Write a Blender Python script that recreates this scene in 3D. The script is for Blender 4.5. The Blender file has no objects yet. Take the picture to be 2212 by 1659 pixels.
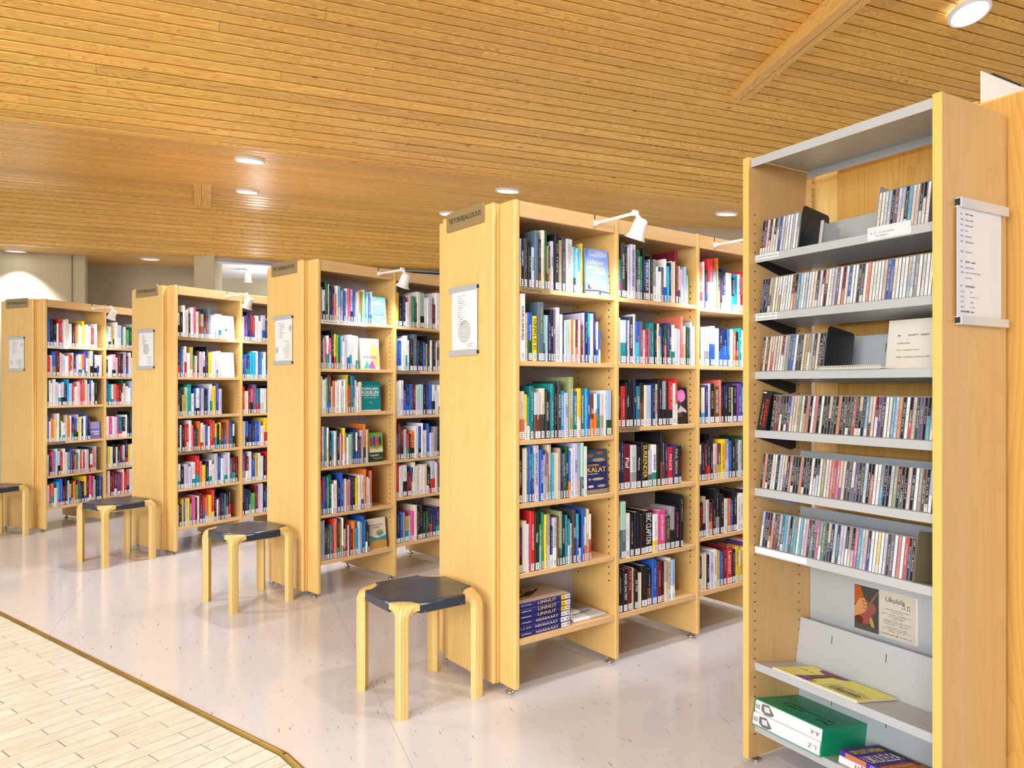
import bpy, bmesh, math, random
from mathutils import Matrix, Vector
random.seed(7)
S = bpy.context.scene
COL = S.collection
R = math.radians

# ------------------------------------------------------------------ camera
CAM_H = 1.306
cam_d = bpy.data.cameras.new('camera')
cam_d.sensor_width = 36; cam_d.lens = 36*1600/2212; cam_d.shift_y = 6.5/2212
cam_d.clip_start = .05; cam_d.clip_end = 60
cam = bpy.data.objects.new('camera', cam_d); COL.objects.link(cam)
cam.location = (0, 0, CAM_H); cam.rotation_euler = (R(90), 0, 0)
S.camera = cam
# ------------------------------------------------------------------ world, lights, exposure
W = bpy.data.worlds.new('world'); S.world = W; W.use_nodes = True
W.node_tree.nodes['Background'].inputs[0].default_value = (.90, .95, 1, 1)
W.node_tree.nodes['Background'].inputs[1].default_value = .52
S.view_settings.view_transform = 'Standard'; S.view_settings.look = 'None'
S.view_settings.exposure = 0.2; S.view_settings.gamma = 1
S.view_settings.use_curve_mapping = False
def area(name, loc, target, sx, sy, power, col=(1, 1, 1)):
    l = bpy.data.lights.new(name, 'AREA'); l.shape = 'RECTANGLE'; l.size = sx; l.size_y = sy
    l.energy = power; l.color = col
    o = bpy.data.objects.new(name, l); COL.objects.link(o); o.location = loc
    o.rotation_euler = (Vector(target)-Vector(loc)).to_track_quat('-Z', 'Y').to_euler()
area('fill_area_behind', (-3.2, -3.6, 2.3), (-.8, 5, 1.1), 4.5, 2.4, 430, (.97, .98, 1))  # added soft fill from behind the camera, no window stands there
area('fill_area_side', (5.2, -1.5, 2.4), (.5, 4.5, .8), 3.0, 2.0, 45, (.90, .95, 1))  # added weak fill from the right, no window stands there
DOWN_POWER = 36
LAMP_POWER = {'A': 9, 'B': 12, 'C': 13, 'D': 10, 'D2': 24}

# ------------------------------------------------------------------ colour helpers
def lin(c):
    return tuple((v/12.92 if v <= .04045 else ((v+.055)/1.055)**2.4) for v in c)
def rgb(r, g, b): return lin((r/255, g/255, b/255))

def nt(name):
    m = bpy.data.materials.new(name); m.use_nodes = True
    n = m.node_tree; return m, n, n.nodes['Principled BSDF']
def flat(name, c, rough=.5, metal=0, spec=.5, noise=0, nscale=30, emit=0):
    m, n, b = nt(name)
    b.inputs['Base Color'].default_value = (*c, 1); b.inputs['Roughness'].default_value = rough
    b.inputs['Metallic'].default_value = metal; b.inputs['Specular IOR Level'].default_value = spec
    if emit:
        b.inputs['Emission Color'].default_value = (*c, 1); b.inputs['Emission Strength'].default_value = emit
    if noise:
        tc = n.nodes.new('ShaderNodeTexCoord'); nz = n.nodes.new('ShaderNodeTexNoise')
        nz.inputs['Scale'].default_value = nscale; nz.inputs['Detail'].default_value = 4
        n.links.new(tc.outputs['Object'], nz.inputs['Vector'])
        mx = n.nodes.new('ShaderNodeMix'); mx.data_type = 'RGBA'
        mx.inputs[6].default_value = (*[v*(1-noise) for v in c], 1); mx.inputs[7].default_value = (*[min(1, v*(1+noise)) for v in c], 1)
        n.links.new(nz.outputs['Fac'], mx.inputs[0]); n.links.new(mx.outputs[2], b.inputs['Base Color'])
    return m
def painted(name, rough=.4, spec=.5, coat=0):
    m, n, b = nt(name)
    a = n.nodes.new('ShaderNodeVertexColor'); a.layer_name = 'Col'
    n.links.new(a.outputs['Color'], b.inputs['Base Color'])
    b.inputs['Roughness'].default_value = rough; b.inputs['Specular IOR Level'].default_value = spec
    b.inputs['Coat Weight'].default_value = coat
    return m
def wood(name, light, dark, axis='Z', rough=.45, fine=90, long_=1.6, contrast=1.0, knots=False, cathedral=.5, island=False, tone=.12, coat=.0):
    """veneer / board: grain stretched along one local axis, tone differs from piece to piece"""
    m, n, b = nt(name); N = n.nodes; L = n.links
    tc = N.new('ShaderNodeTexCoord'); oi = N.new('ShaderNodeObjectInfo')
    geo = N.new('ShaderNodeNewGeometry')
    add = N.new('ShaderNodeMath'); add.operation = 'ADD'; L.new(oi.outputs['Random'], add.inputs[0])
    if island: L.new(geo.outputs['Random Per Island'], add.inputs[1])
    else: add.inputs[1].default_value = 0
    fr = N.new('ShaderNodeMath'); fr.operation = 'FRACT'; L.new(add.outputs[0], fr.inputs[0])
    off = N.new('ShaderNodeVectorMath'); off.operation = 'SCALE'; off.inputs[0].default_value = (37, 53, 71)
    L.new(fr.outputs[0], off.inputs['Scale'])
    vadd = N.new('ShaderNodeVectorMath'); L.new(tc.outputs['Object'], vadd.inputs[0]); L.new(off.outputs[0], vadd.inputs[1])
    mp = N.new('ShaderNodeMapping'); L.new(vadd.outputs[0], mp.inputs['Vector'])
    s = [fine, fine, fine]; s['XYZ'.index(axis)] = long_; mp.inputs['Scale'].default_value = s
    n1 = N.new('ShaderNodeTexNoise'); n1.inputs['Scale'].default_value = 1; n1.inputs['Detail'].default_value = 3; n1.inputs['Roughness'].default_value = .6
    L.new(mp.outputs[0], n1.inputs['Vector'])
    # cathedral figure: contour lines of a large smooth stretched noise
    mp2 = N.new('ShaderNodeMapping'); L.new(vadd.outputs[0], mp2.inputs['Vector'])
    s2 = [fine*.16]*3; s2['XYZ'.index(axis)] = long_*.75; mp2.inputs['Scale'].default_value = s2
    n2 = N.new('ShaderNodeTexNoise'); n2.inputs['Scale'].default_value = 1; n2.inputs['Detail'].default_value = 1.5
    L.new(mp2.outputs[0], n2.inputs['Vector'])
    mu = N.new('ShaderNodeMath'); mu.operation = 'MULTIPLY'; mu.inputs[1].default_value = 26; L.new(n2.outputs['Fac'], mu.inputs[0])
    fr2 = N.new('ShaderNodeMath'); fr2.operation = 'FRACT'; L.new(mu.outputs[0], fr2.inputs[0])
    pw = N.new('ShaderNodeMath'); pw.operation = 'POWER'; pw.inputs[1].default_value = 2.5; L.new(fr2.outputs[0], pw.inputs[0])
    mc = N.new('ShaderNodeMath'); mc.operation = 'MULTIPLY'; mc.inputs[1].default_value = cathedral; L.new(pw.outputs[0], mc.inputs[0])
    m1 = N.new('ShaderNodeMath'); m1.operation = 'MULTIPLY_ADD'; m1.inputs[1].default_value = contrast; m1.inputs[2].default_value = -.25*contrast
    L.new(n1.outputs['Fac'], m1.inputs[0])
    sm = N.new('ShaderNodeMath'); sm.use_clamp = True; L.new(m1.outputs[0], sm.inputs[0]); L.new(mc.outputs[0], sm.inputs[1])
    mx = N.new('ShaderNodeMix'); mx.data_type = 'RGBA'; mx.inputs[6].default_value = (*light, 1); mx.inputs[7].default_value = (*dark, 1)
    L.new(sm.outputs[0], mx.inputs[0])
    out = mx.outputs[2]
    hs = N.new('ShaderNodeHueSaturation'); mr = N.new('ShaderNodeMapRange')
    mr.inputs['To Min'].default_value = 1-tone; mr.inputs['To Max'].default_value = 1+tone*.6
    L.new(fr.outputs[0], mr.inputs['Value']); L.new(mr.outputs[0], hs.inputs['Value']); L.new(out, hs.inputs['Color']); out = hs.outputs[0]
    if knots:
        mp3 = N.new('ShaderNodeMapping'); L.new(vadd.outputs[0], mp3.inputs['Vector'])
        s3 = [9, 9, 9]; s3['XYZ'.index(axis)] = 2.6; mp3.inputs['Scale'].default_value = s3
        vo = N.new('ShaderNodeTexVoronoi'); vo.inputs['Scale'].default_value = 1; L.new(mp3.outputs[0], vo.inputs['Vector'])
        cr = N.new('ShaderNodeMapRange'); cr.inputs['From Min'].default_value = .035; cr.inputs['From Max'].default_value = .085
        cr.inputs['To Min'].default_value = .75; cr.inputs['To Max'].default_value = 0; L.new(vo.outputs['Distance'], cr.inputs['Value'])
        mk = N.new('ShaderNodeMix'); mk.data_type = 'RGBA'; mk.inputs[7].default_value = (.09, .035, .012, 1)
        L.new(cr.outputs[0], mk.inputs[0]); L.new(out, mk.inputs[6]); out = mk.outputs[2]
    L.new(out, b.inputs['Base Color'])
    b.inputs['Roughness'].default_value = rough; b.inputs['Coat Weight'].default_value = coat; b.inputs['Coat Roughness'].default_value = .28
    bp = N.new('ShaderNodeBump'); bp.inputs['Strength'].default_value = .08; bp.inputs['Distance'].default_value = .002
    L.new(sm.outputs[0], bp.inputs['Height']); L.new(bp.outputs[0], b.inputs['Normal'])
    return m

M = {}
M['veneer'] = wood('birch_veneer_upright', rgb(240, 204, 130), rgb(220, 176, 98), 'Z', .42, 45, .9, .8, cathedral=.35, tone=.05)
M['edge'] = wood('birch_edge', rgb(232, 192, 120), rgb(206, 160, 88), 'Z', .42, 60, .8, .6, cathedral=.15, tone=.04)
M['shelfwood'] = wood('birch_veneer_lengthwise', rgb(232, 194, 140), rgb(204, 160, 104), 'X', .42, 60, 1.2, .7, cathedral=.25, tone=.04)
M['maple'] = wood('maple_veneer', rgb(212, 170, 112), rgb(184, 140, 82), 'Z', .4, 30, .8, .5, cathedral=.25, tone=.02)
M['maple_edge'] = wood('maple_yellow_edge', rgb(236, 192, 108), rgb(218, 168, 80), 'Z', .4, 30, .6, .5, cathedral=.1, tone=.02)
M['pine_panel'] = wood('oiled_pine_panel', rgb(222, 174, 92), rgb(190, 136, 60), 'Z', .4, 50, .5, .9, cathedral=.4, tone=.03)
M['ceiling'] = wood('varnished_pine_board', rgb(250, 202, 104), rgb(190, 130, 42), 'X', .4, 85, 1.6, .9, knots=True, cathedral=.7, island=True, tone=.15, coat=.3)
M['beam'] = wood('pine_beam', rgb(244, 200, 118), rgb(204, 150, 74), 'Y', .5, 40, .9, .7, knots=True, cathedral=.6, tone=.03)
M['stoolwood'] = wood('bent_birch', rgb(236, 204, 130), rgb(212, 170, 88), 'Z', .35, 60, 1.2, .5, cathedral=.1, tone=.03, coat=.3)
M['dark'] = flat('dark_gap', (.018, .010, .004), .9)
M['ceil_back'] = flat('ceiling_backing', (.06, .028, .008), .9)
M['wall'] = flat('beige_wall_paint', rgb(196, 184, 156), .8, noise=.02, nscale=3)
M['white_wall'] = flat('white_ceiling_paint', rgb(238, 240, 244), .8)
M['back'] = flat('grey_back_board', rgb(196, 192, 200), .6, noise=.02, nscale=4)
M['metal'] = flat('brushed_steel', (.55, .55, .53), .3, 1)
M['alu'] = flat('anodised_aluminium', (.66, .68, .71), .35, .5)
M['shelf_metal'] = flat('grey_enamelled_steel', rgb(184, 190, 194), .33, .15, .6, noise=.03, nscale=9)
M['dark_metal'] = flat('black_and_backlit_steel', (.012, .014, .016), .3, 0, .5)  # black parts, and the backlit shade coloured into two rack bookends
M['olive_metal'] = flat('olive_grey_steel', rgb(150, 144, 112), .4, .3)
M['lampwhite'] = flat('white_lacquered_metal', (.86, .86, .86), .3)
M['bulb'] = flat('lit_bulb', (.95, .98, 1), .5, emit=14)
M['lens'] = flat('lit_downlight_lens', (.94, .98, 1), .5, emit=5)
M['paper'] = flat('white_paper', (.82, .85, .85), .5)
M['acryl'] = flat('glossy_white_sleeve', (.70, .70, .73), .08, 0, .7)
M['ink'] = flat('black_ink', (.02, .02, .02), .6)
M['brassplate'] = flat('brass_coloured_plate', rgb(168, 148, 108), .38, .35)
M['rubber'] = flat('black_rubber', (.02, .02, .02), .7)
M['book'] = painted('book_cover', .5, .3, 0)
M['pages'] = flat('book_pages', rgb(226, 216, 196), .8)
M['sticker'] = painted('call_number_sticker', .5, .4)
M['print'] = painted('printed_ink', .6, .2)
M['jewel'] = flat('clear_disc_case', (.20, .21, .22), .12, 0, .6)

def brass_mat():
    m, n, b = nt('aged_brass'); N = n.nodes; L = n.links
    tc = N.new('ShaderNodeTexCoord'); nz = N.new('ShaderNodeTexNoise'); nz.inputs['Scale'].default_value = 5; nz.inputs['Detail'].default_value = 5
    L.new(tc.outputs['Object'], nz.inputs['Vector'])
    mx = N.new('ShaderNodeMix'); mx.data_type = 'RGBA'; mx.inputs[6].default_value = (.26, .17, .04, 1); mx.inputs[7].default_value = (.66, .50, .14, 1)
    L.new(nz.outputs['Fac'], mx.inputs[0]); L.new(mx.outputs[2], b.inputs['Base Color'])
    b.inputs['Metallic'].default_value = .85; b.inputs['Roughness'].default_value = .32
    return m
M['brass'] = brass_mat()
def leather():
    m, n, b = nt('dark_navy_leather'); N = n.nodes; L = n.links
    b.inputs['Base Color'].default_value = (.030, .040, .062, 1); b.inputs['Roughness'].default_value = .26; b.inputs['Specular IOR Level'].default_value = .7
    tc = N.new('ShaderNodeTexCoord'); nz = N.new('ShaderNodeTexNoise'); nz.inputs['Scale'].default_value = 160; L.new(tc.outputs['Object'], nz.inputs['Vector'])
    bp = N.new('ShaderNodeBump'); bp.inputs['Strength'].default_value = .12; bp.inputs['Distance'].default_value = .001
    L.new(nz.outputs['Fac'], bp.inputs['Height']); L.new(bp.outputs[0], b.inputs['Normal'])
    return m
M['leather'] = leather()
def lino():
    m, n, b = nt('polished_grey_linoleum'); N = n.nodes; L = n.links
    tc = N.new('ShaderNodeTexCoord')
    mp = N.new('ShaderNodeMapping'); mp.inputs['Scale'].default_value = (120, 13, 1); L.new(tc.outputs['Object'], mp.inputs['Vector'])
    nz = N.new('ShaderNodeTexNoise'); nz.inputs['Scale'].default_value = 1; nz.inputs['Detail'].default_value = 3; L.new(mp.outputs[0], nz.inputs['Vector'])
    cr = N.new('ShaderNodeMapRange'); cr.inputs['From Min'].default_value = .66; cr.inputs['From Max'].default_value = .73; L.new(nz.outputs['Fac'], cr.inputs['Value'])
    n2 = N.new('ShaderNodeTexNoise'); n2.inputs['Scale'].default_value = 1.3; n2.inputs['Detail'].default_value = 3; L.new(tc.outputs['Object'], n2.inputs['Vector'])
    a = N.new('ShaderNodeMix'); a.data_type = 'RGBA'; a.inputs[6].default_value = (*rgb(208, 209, 219), 1); a.inputs[7].default_value = (*rgb(216, 213, 216), 1)
    L.new(n2.outputs['Fac'], a.inputs[0])
    mx = N.new('ShaderNodeMix'); mx.data_type = 'RGBA'; mx.inputs[7].default_value = (*rgb(134, 128, 128), 1)
    L.new(cr.outputs[0], mx.inputs[0]); L.new(a.outputs[2], mx.inputs[6]); L.new(mx.outputs[2], b.inputs['Base Color'])
    b.inputs['Specular IOR Level'].default_value = .6
    rr = N.new('ShaderNodeMapRange'); rr.inputs['To Min'].default_value = .07; rr.inputs['To Max'].default_value = .2; L.new(n2.outputs['Fac'], rr.inputs['Value']); L.new(rr.outputs[0], b.inputs['Roughness'])
    return m
M['lino'] = lino()
def tile_mat():
    m, n, b = nt('pale_clinker_tile'); N = n.nodes; L = n.links
    tc = N.new('ShaderNodeTexCoord'); oi = N.new('ShaderNodeObjectInfo')
    off = N.new('ShaderNodeVectorMath'); off.operation = 'SCALE'; off.inputs[0].default_value = (31, 17, 5); L.new(oi.outputs['Random'], off.inputs['Scale'])
    va = N.new('ShaderNodeVectorMath'); L.new(tc.outputs['Object'], va.inputs[0]); L.new(off.outputs[0], va.inputs[1])
    mp = N.new('ShaderNodeMapping'); mp.inputs['Scale'].default_value = (9, 45, 1); L.new(va.outputs[0], mp.inputs['Vector'])
    nz = N.new('ShaderNodeTexNoise'); nz.inputs['Scale'].default_value = 1; nz.inputs['Detail'].default_value = 5; nz.inputs['Roughness'].default_value = .65; L.new(mp.outputs[0], nz.inputs['Vector'])
    cr = N.new('ShaderNodeValToRGB'); cr.color_ramp.elements[0].position = .32; cr.color_ramp.elements[0].color = (*rgb(206, 203, 190), 1)
    cr.color_ramp.elements[1].position = .6; cr.color_ramp.elements[1].color = (*rgb(228, 226, 214), 1); L.new(nz.outputs['Fac'], cr.inputs[0])
    hs = N.new('ShaderNodeHueSaturation'); mr = N.new('ShaderNodeMapRange'); mr.inputs['To Min'].default_value = .95; mr.inputs['To Max'].default_value = 1.04
    L.new(oi.outputs['Random'], mr.inputs['Value']); L.new(mr.outputs[0], hs.inputs['Value']); L.new(cr.outputs[0], hs.inputs['Color']); L.new(hs.outputs[0], b.inputs['Base Color'])
    b.inputs['Roughness'].default_value = .3
    return m
M['tile'] = tile_mat()
M['grout'] = flat('grey_grout', rgb(110, 108, 96), .9)

# ------------------------------------------------------------------ mesh builder
class MB:
    def __init__(s): s.v = []; s.f = []; s.c = []; s.m = []
    def poly(s, pts, faces, col=(1, 1, 1), mi=0, T=None):
        o = len(s.v)
        s.v += [tuple(T @ Vector(p)) if T else tuple(p) for p in pts]
        for f in faces: s.f.append([o+i for i in f]); s.c.append(col); s.m.append(mi)
    def box(s, x0, x1, y0, y1, z0, z1, col=(1, 1, 1), mi=0, T=None):
        p = [(x0, y0, z0), (x1, y0, z0), (x1, y1, z0), (x0, y1, z0), (x0, y0, z1), (x1, y0, z1), (x1, y1, z1), (x0, y1, z1)]
        s.poly(p, [(0, 3, 2, 1), (4, 5, 6, 7), (0, 1, 5, 4), (1, 2, 6, 5), (2, 3, 7, 6), (3, 0, 4, 7)], col, mi, T)
    def quad(s, a, b, c, d, col=(1, 1, 1), mi=0, T=None): s.poly([a, b, c, d], [(0, 1, 2, 3)], col, mi, T)
    def prism(s, pts, z0, z1, col=(1, 1, 1), mi=0, T=None):
        n = len(pts); P = [(x, y, z0) for x, y in pts]+[(x, y, z1) for x, y in pts]
        F = [tuple(range(n-1, -1, -1)), tuple(range(n, 2*n))]+[(i, (i+1) % n, n+(i+1) % n, n+i) for i in range(n)]
        s.poly(P, F, col, mi, T)
    def cyl(s, p0, p1, r0, r1=None, n=16, col=(1, 1, 1), mi=0, T=None, caps=True):
        r1 = r0 if r1 is None else r1
        p0 = Vector(p0); p1 = Vector(p1); d = (p1-p0).normalized()
        a = d.orthogonal().normalized(); b = d.cross(a)
        P = [p0+(a*math.cos(t)+b*math.sin(t))*r0 for t in [2*math.pi*i/n for i in range(n)]]
        P += [p1+(a*math.cos(t)+b*math.sin(t))*r1 for t in [2*math.pi*i/n for i in range(n)]]
        F = [(i, (i+1) % n, n+(i+1) % n, n+i) for i in range(n)]
        if caps: F += [tuple(range(n-1, -1, -1)), tuple(range(n, 2*n))]
        s.poly(P, F, col, mi, T)
    def lathe(s, prof, p0, axis, n=20, col=(1, 1, 1), mi=0, T=None):
        p0 = Vector(p0); d = Vector(axis).normalized(); a = d.orthogonal().normalized(); b = d.cross(a); P = []
        for t, r in prof:
            for i in range(n):
                w = 2*math.pi*i/n; P.append(p0+d*t+(a*math.cos(w)+b*math.sin(w))*r)
        F = [(k*n+i, k*n+(i+1) % n, (k+1)*n+(i+1) % n, (k+1)*n+i) for k in range(len(prof)-1) for i in range(n)]
        s.poly(P, F, col, mi, T)
    def build(s, name, mats, parent=None, mw=None, smooth=False, cols=True, bevel=0, seg=2, mesh_only=False):
        me = bpy.data.meshes.new(name); me.from_pydata(s.v, [], s.f)
        if not isinstance(mats, (list, tuple)): mats = [mats]
        for m in mats: me.materials.append(m)
        if any(s.m): me.polygons.foreach_set('material_index', s.m)
        if cols:
            ca = me.color_attributes.new('Col', 'FLOAT_COLOR', 'CORNER'); arr = []
            for f, c in zip(s.f, s.c): arr += [c[0], c[1], c[2], 1.0]*len(f)
            ca.data.foreach_set('color', arr)
        if smooth: me.polygons.foreach_set('use_smooth', [True]*len(me.polygons))
        me.update()
        if mesh_only: return me
        o = bpy.data.objects.new(name, me); COL.objects.link(o)
        if parent: o.parent = parent
        if mw is not None: o.matrix_world = mw
        if bevel:
            b = o.modifiers.new('bevel', 'BEVEL'); b.width = bevel; b.segments = seg; b.limit_method = 'ANGLE'; b.harden_normals = False
        return o
def empty(name, mw, label=None, cat=None, group=None, parent=None):
    o = bpy.data.objects.new(name, None); COL.objects.link(o); o.empty_display_size = .05
    if parent: o.parent = parent
    o.matrix_world = mw
    if label: o['label'] = label
    if cat: o['category'] = cat
    if group: o['group'] = group
    return o
def tag(o, label=None, cat=None, group=None, kind=None):
    if label: o['label'] = label
    if cat: o['category'] = cat
    if group: o['group'] = group
    if kind: o['kind'] = kind
    return o
ORD = ['first', 'second', 'third', 'fourth', 'fifth', 'sixth', 'seventh', 'eighth', 'ninth', 'tenth', 'eleventh', 'twelfth', 'thirteenth', 'fourteenth', 'fifteenth', 'sixteenth', 'seventeenth', 'eighteenth', 'nineteenth', 'twentieth']
def nth(i):
    if i < 20: return ORD[i]
    t = ['twenty', 'thirty', 'forty', 'fifty', 'sixty'][i//10-2 + (1 if (i+1) % 10 == 0 else 0)] if (i+1)//10 < 7 else 'seventy'
    n = i+1
    if n % 10 == 0: return {20: 'twentieth', 30: 'thirtieth', 40: 'fortieth', 50: 'fiftieth', 60: 'sixtieth'}[n]
    return ['twenty', 'thirty', 'forty', 'fifty', 'sixty'][n//10-2]+'-'+ORD[n % 10-1]

# lettering -----------------------------------------------------------------
_tx = {}
def glyphs(s):
    if s not in _tx:
        c = bpy.data.curves.new('lettering', 'FONT'); c.body = s; c.size = 1; c.resolution_u = 2
        o = bpy.data.objects.new('lettering', c); COL.objects.link(o)
        me = bpy.data.meshes.new_from_object(o)
        v = [tuple(p.co) for p in me.vertices]; f = [tuple(p.vertices) for p in me.polygons]
        bpy.data.objects.remove(o); bpy.data.curves.remove(c); bpy.data.meshes.remove(me)
        if not v: v = [(0, 0, 0)]
        xs = [p[0] for p in v]; ys = [p[1] for p in v]
        _tx[s] = (v, f, min(xs), max(xs), min(ys), max(ys))
    return _tx[s]
def text(mb, s, org, right, up, length, height, col=(.02, .02, .02), mi=0, T=None, align='c', maxasp=1.15, slant=0, bold=0):
    """lettering laid on a plane, fitted inside length x height; org is its centre (or its left end)"""
    v, f, x0, x1, y0, y1 = glyphs(s)
    sy = height/max(.5, y1-y0); sx = min(length/(x1-x0), sy*maxasp)
    org = Vector(org); r = Vector(right).normalized(); u = Vector(up).normalized()
    ox = {'c': (x0+x1)/2, 'l': x0, 'r': x1}[align]
    nrm = r.cross(u)*.0002
    offs = [(0, 0)] + ([(bold, 0)] if bold else [])
    for dx, dy in offs:
        P = [org+nrm*(1+dx*10)+r*((x-ox)*sx+(y-y0)*sy*slant+dx)+u*((y-(y0+y1)/2)*sy) for x, y, z in v]
        mb.poly(P, f, col, mi, T)
def dashes(mb, org, right, up, length, height, col, T=None, mi=0, rnd=random, cw=None):
    """print too small to read: a run of short strokes of letter width"""
    org = Vector(org); r = Vector(right).normalized(); u = Vector(up).normalized(); nrm = r.cross(u)*.0002
    x = -length/2; cw = cw or height*.75
    while x < length/2-cw*.5:
        if rnd.random() < .14: x += cw*.9; continue
        w = cw*rnd.uniform(.45, .8); hh = height*rnd.choice([.7, .7, 1])
        a = org+nrm+r*x-u*height*.35
        mb.quad(a, a+r*w, a+r*w+u*hh*.95, a+u*hh*.95, col, mi, T); x += cw

# ------------------------------------------------------------------ geometry of the hall
def frame(P0, th, z=0):
    """local X runs along the row away from us, local Y runs across it away from the aisle face"""
    t = R(th); u = (math.sin(t), math.cos(t)); v = (-math.cos(t), math.sin(t))
    return Matrix(((u[0], v[0], 0, P0[0]), (u[1], v[1], 0, P0[1]), (0, 0, 1, z), (0, 0, 0, 1)))
TR = Matrix.Translation
def T3(x, y, z): return Matrix.Translation((x, y, z))

# --- ceiling: long boards run along BX, the section waves along BY
ba = R(67.6); BX = Vector((math.sin(ba), math.cos(ba), 0)); BY = Vector((-math.cos(ba), math.sin(ba), 0))
PROF = [(-3.2, 3.4), (0, 2.85), (1.8, 2.48), (2.6, 2.33), (3.1, 2.265), (3.6, 2.225), (4.0, 2.205), (4.3, 2.188), (4.6, 2.150), (4.9, 2.088), (5.1, 2.034), (5.3, 1.964), (5.5, 1.888), (5.7, 1.826), (5.9, 1.79), (7.0, 1.92), (7.9, 2.0), (8.4, 2.05), (8.75, 2.03), (8.92, 2.0), (9.3, 1.87), (10, 1.61), (12.8, 1.86)]
PROF = [(a, b+CAM_H) for a, b in PROF]
def ceil_h(r):
    for (a, b), (c, d) in zip(PROF, PROF[1:]):
        if a <= r <= c: return b+(d-b)*(r-a)/(c-a)
    return PROF[-1][1]
TC0, TC1 = -7.5, 9.5
FAR_T = .02      # beyond the last ridge the boards only go on to the left of the column
back = MB()
for (a, b), (c, d) in zip(PROF, PROF[1:]):
    t1 = TC1 if c <= 10.01 else FAR_T
    P = [BX*TC0+BY*a, BX*t1+BY*a, BX*t1+BY*c, BX*TC0+BY*c]
    hh = [b, b, d, d]
    back.poly([(p.x, p.y, z+.030) for p, z in zip(P, hh)]+[(p.x, p.y, z+.07) for p, z in zip(P, hh)],
              [(0, 1, 2, 3), (7, 6, 5, 4), (0, 4, 5, 1), (1, 5, 6, 2), (2, 6, 7, 3), (3, 7, 4, 0)])
ceiling = back.build('ceiling', M['ceil_back'], cols=False)
tag(ceiling, 'waving ceiling of narrow varnished pine boards above the bookcases', kind='structure')
PITCH = .095
rowpts = []
for (a, b), (c, d) in zip(PROF, PROF[1:]):
    rowpts.append((a, b))
# resample by arc length
samp = []; pts = PROF[:]; pos = 0; acc = 0
seg = 0; cur = Vector(pts[0]); samp.append(cur.copy())
need = PITCH
while seg < len(pts)-1:
    nxt = Vector(pts[seg+1]); dd = (nxt-cur).length
    if dd >= need: cur = cur+(nxt-cur).normalized()*need; samp.append(cur.copy()); need = PITCH
    else: need -= dd; cur = nxt; seg += 1
LENS = [2.4, 3.1, 3.9, 4.7]
bm_var = []
def board_geo(mb, L, T=None, w=PITCH-.0135):
    c = .003; t = .026
    p = [(0, 0), (0+c, -c)]
    prof = [(0, t), (0, c), (c, 0), (w-c, 0), (w, c), (w, t)]
    P = [(0.0008, y, z) for y, z in prof]+[(L-.0008, y, z) for y, z in prof]; n = 6
    F = [tuple(range(n)), tuple(range(2*n-1, n-1, -1))]+[(i, n+i, n+(i+1) % n, (i+1) % n) for i in range(n)]
    mb.poly(P, F, (1, 1, 1), 0, T)
for L in LENS:
    mb = MB(); board_geo(mb, L); bm_var.append(mb.build('board', M['ceiling'], mesh_only=True, cols=False))
rb = random.Random(3)
stuffb = MB()
for a, b in zip(samp, samp[1:]):
    r0, h0 = a; r1, h1 = b; mid = (r0+r1)/2
    d = (b-a).normalized()
    t1 = TC1 if mid < 10 else FAR_T
    single = (2.5 < mid < 5.93) or (8.62 < mid < 10.0)
    t0 = TC0 if not single else (-4.4 if mid < 6 else -6.6)
    tend = t1 if not single else (5.2 if mid < 6 else 6.6)
    def mk(t):
        o = BX*t+BY*r0
        yv = BY*d.x; zc = d.y
        X = BX; Y = Vector((yv.x, yv.y, zc)); Z = X.cross(Y)
        return Matrix(((X.x, Y.x, Z.x, o.x), (X.y, Y.y, Z.y, o.y), (X.z, Y.z, Z.z, h0), (0, 0, 0, 1)))
    if single:
        t = t0-rb.uniform(0, 2.0)
        while t < tend:
            k = rb.randrange(4); o = bpy.data.objects.new('board', bm_var[k]); COL.objects.link(o)
            o.parent = ceiling; o.matrix_world = mk(t); t += LENS[k]
    if True:
        t = t0 if not single else t-.0
        while t < t1-.3:
            L = min(rb.choice(LENS)*rb.uniform(.8, 1.1), t1-t); board_geo(stuffb, L, mk(t)); t += L
sb = stuffb.build('ceiling_boards', M['ceiling'], ceiling, cols=False); sb['kind'] = 'stuff'

# --- walls
def wall(name, pts, z0, z1, th=.12, mat='wall', label=None):
    mb = MB()
    for (a, b) in zip(pts, pts[1:]):
        a = Vector((*a, 0)); b = Vector((*b, 0)); n = Vector((-(b-a).y, (b-a).x, 0)).normalized()*th
        q = [a, b, b+n, a+n]
        mb.prism([(p.x, p.y) for p in q], z0, z1)
    o = mb.build(name, M[mat], cols=False); tag(o, label, kind='structure'); return o
wall('wall_left', [(-9.6, 7.75), (-5.60, 9.475), (-5.49, 9.52)], 0, 3.4, .12, 'wall', 'beige wall behind the farthest bookcase, lit by a round scallop of light')
wall('wall_left_return', [(-5.50, 9.56), (-6.25, 10.92)], 0, 3.4, .1, 'wall', 'narrow return of the beige wall')
wall('wall_back_left', [(-6.27, 10.90), (-4.3, 11.28)], 0, 3.4, .12, 'wall', 'recessed beige wall behind the second farthest bookcase')
wall('wall_back', [(-4.4, 10.8), (1.6, 10.8)], 0, 2.905, .12, 'wall', 'beige wall of the white-ceilinged room')
wall('wall_right', [(1.3, 9.16), (7.5, 9.16)], 0, 3.6, .12, 'wall', 'beige wall behind the nearest bookcase')
wall('wall_right_return', [(1.35, 9.28), (1.35, 10.8)], 0, 3.3, .1)
mb = MB(); mb.box(-3.955, -3.70, 9.20, 9.46, 0, 3.03); o = mb.build('column', M['wall'], cols=False, bevel=.012)
tag(o, 'smooth pale grey square column under the edge of the wooden ceiling', kind='structure')
mb = MB()
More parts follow.
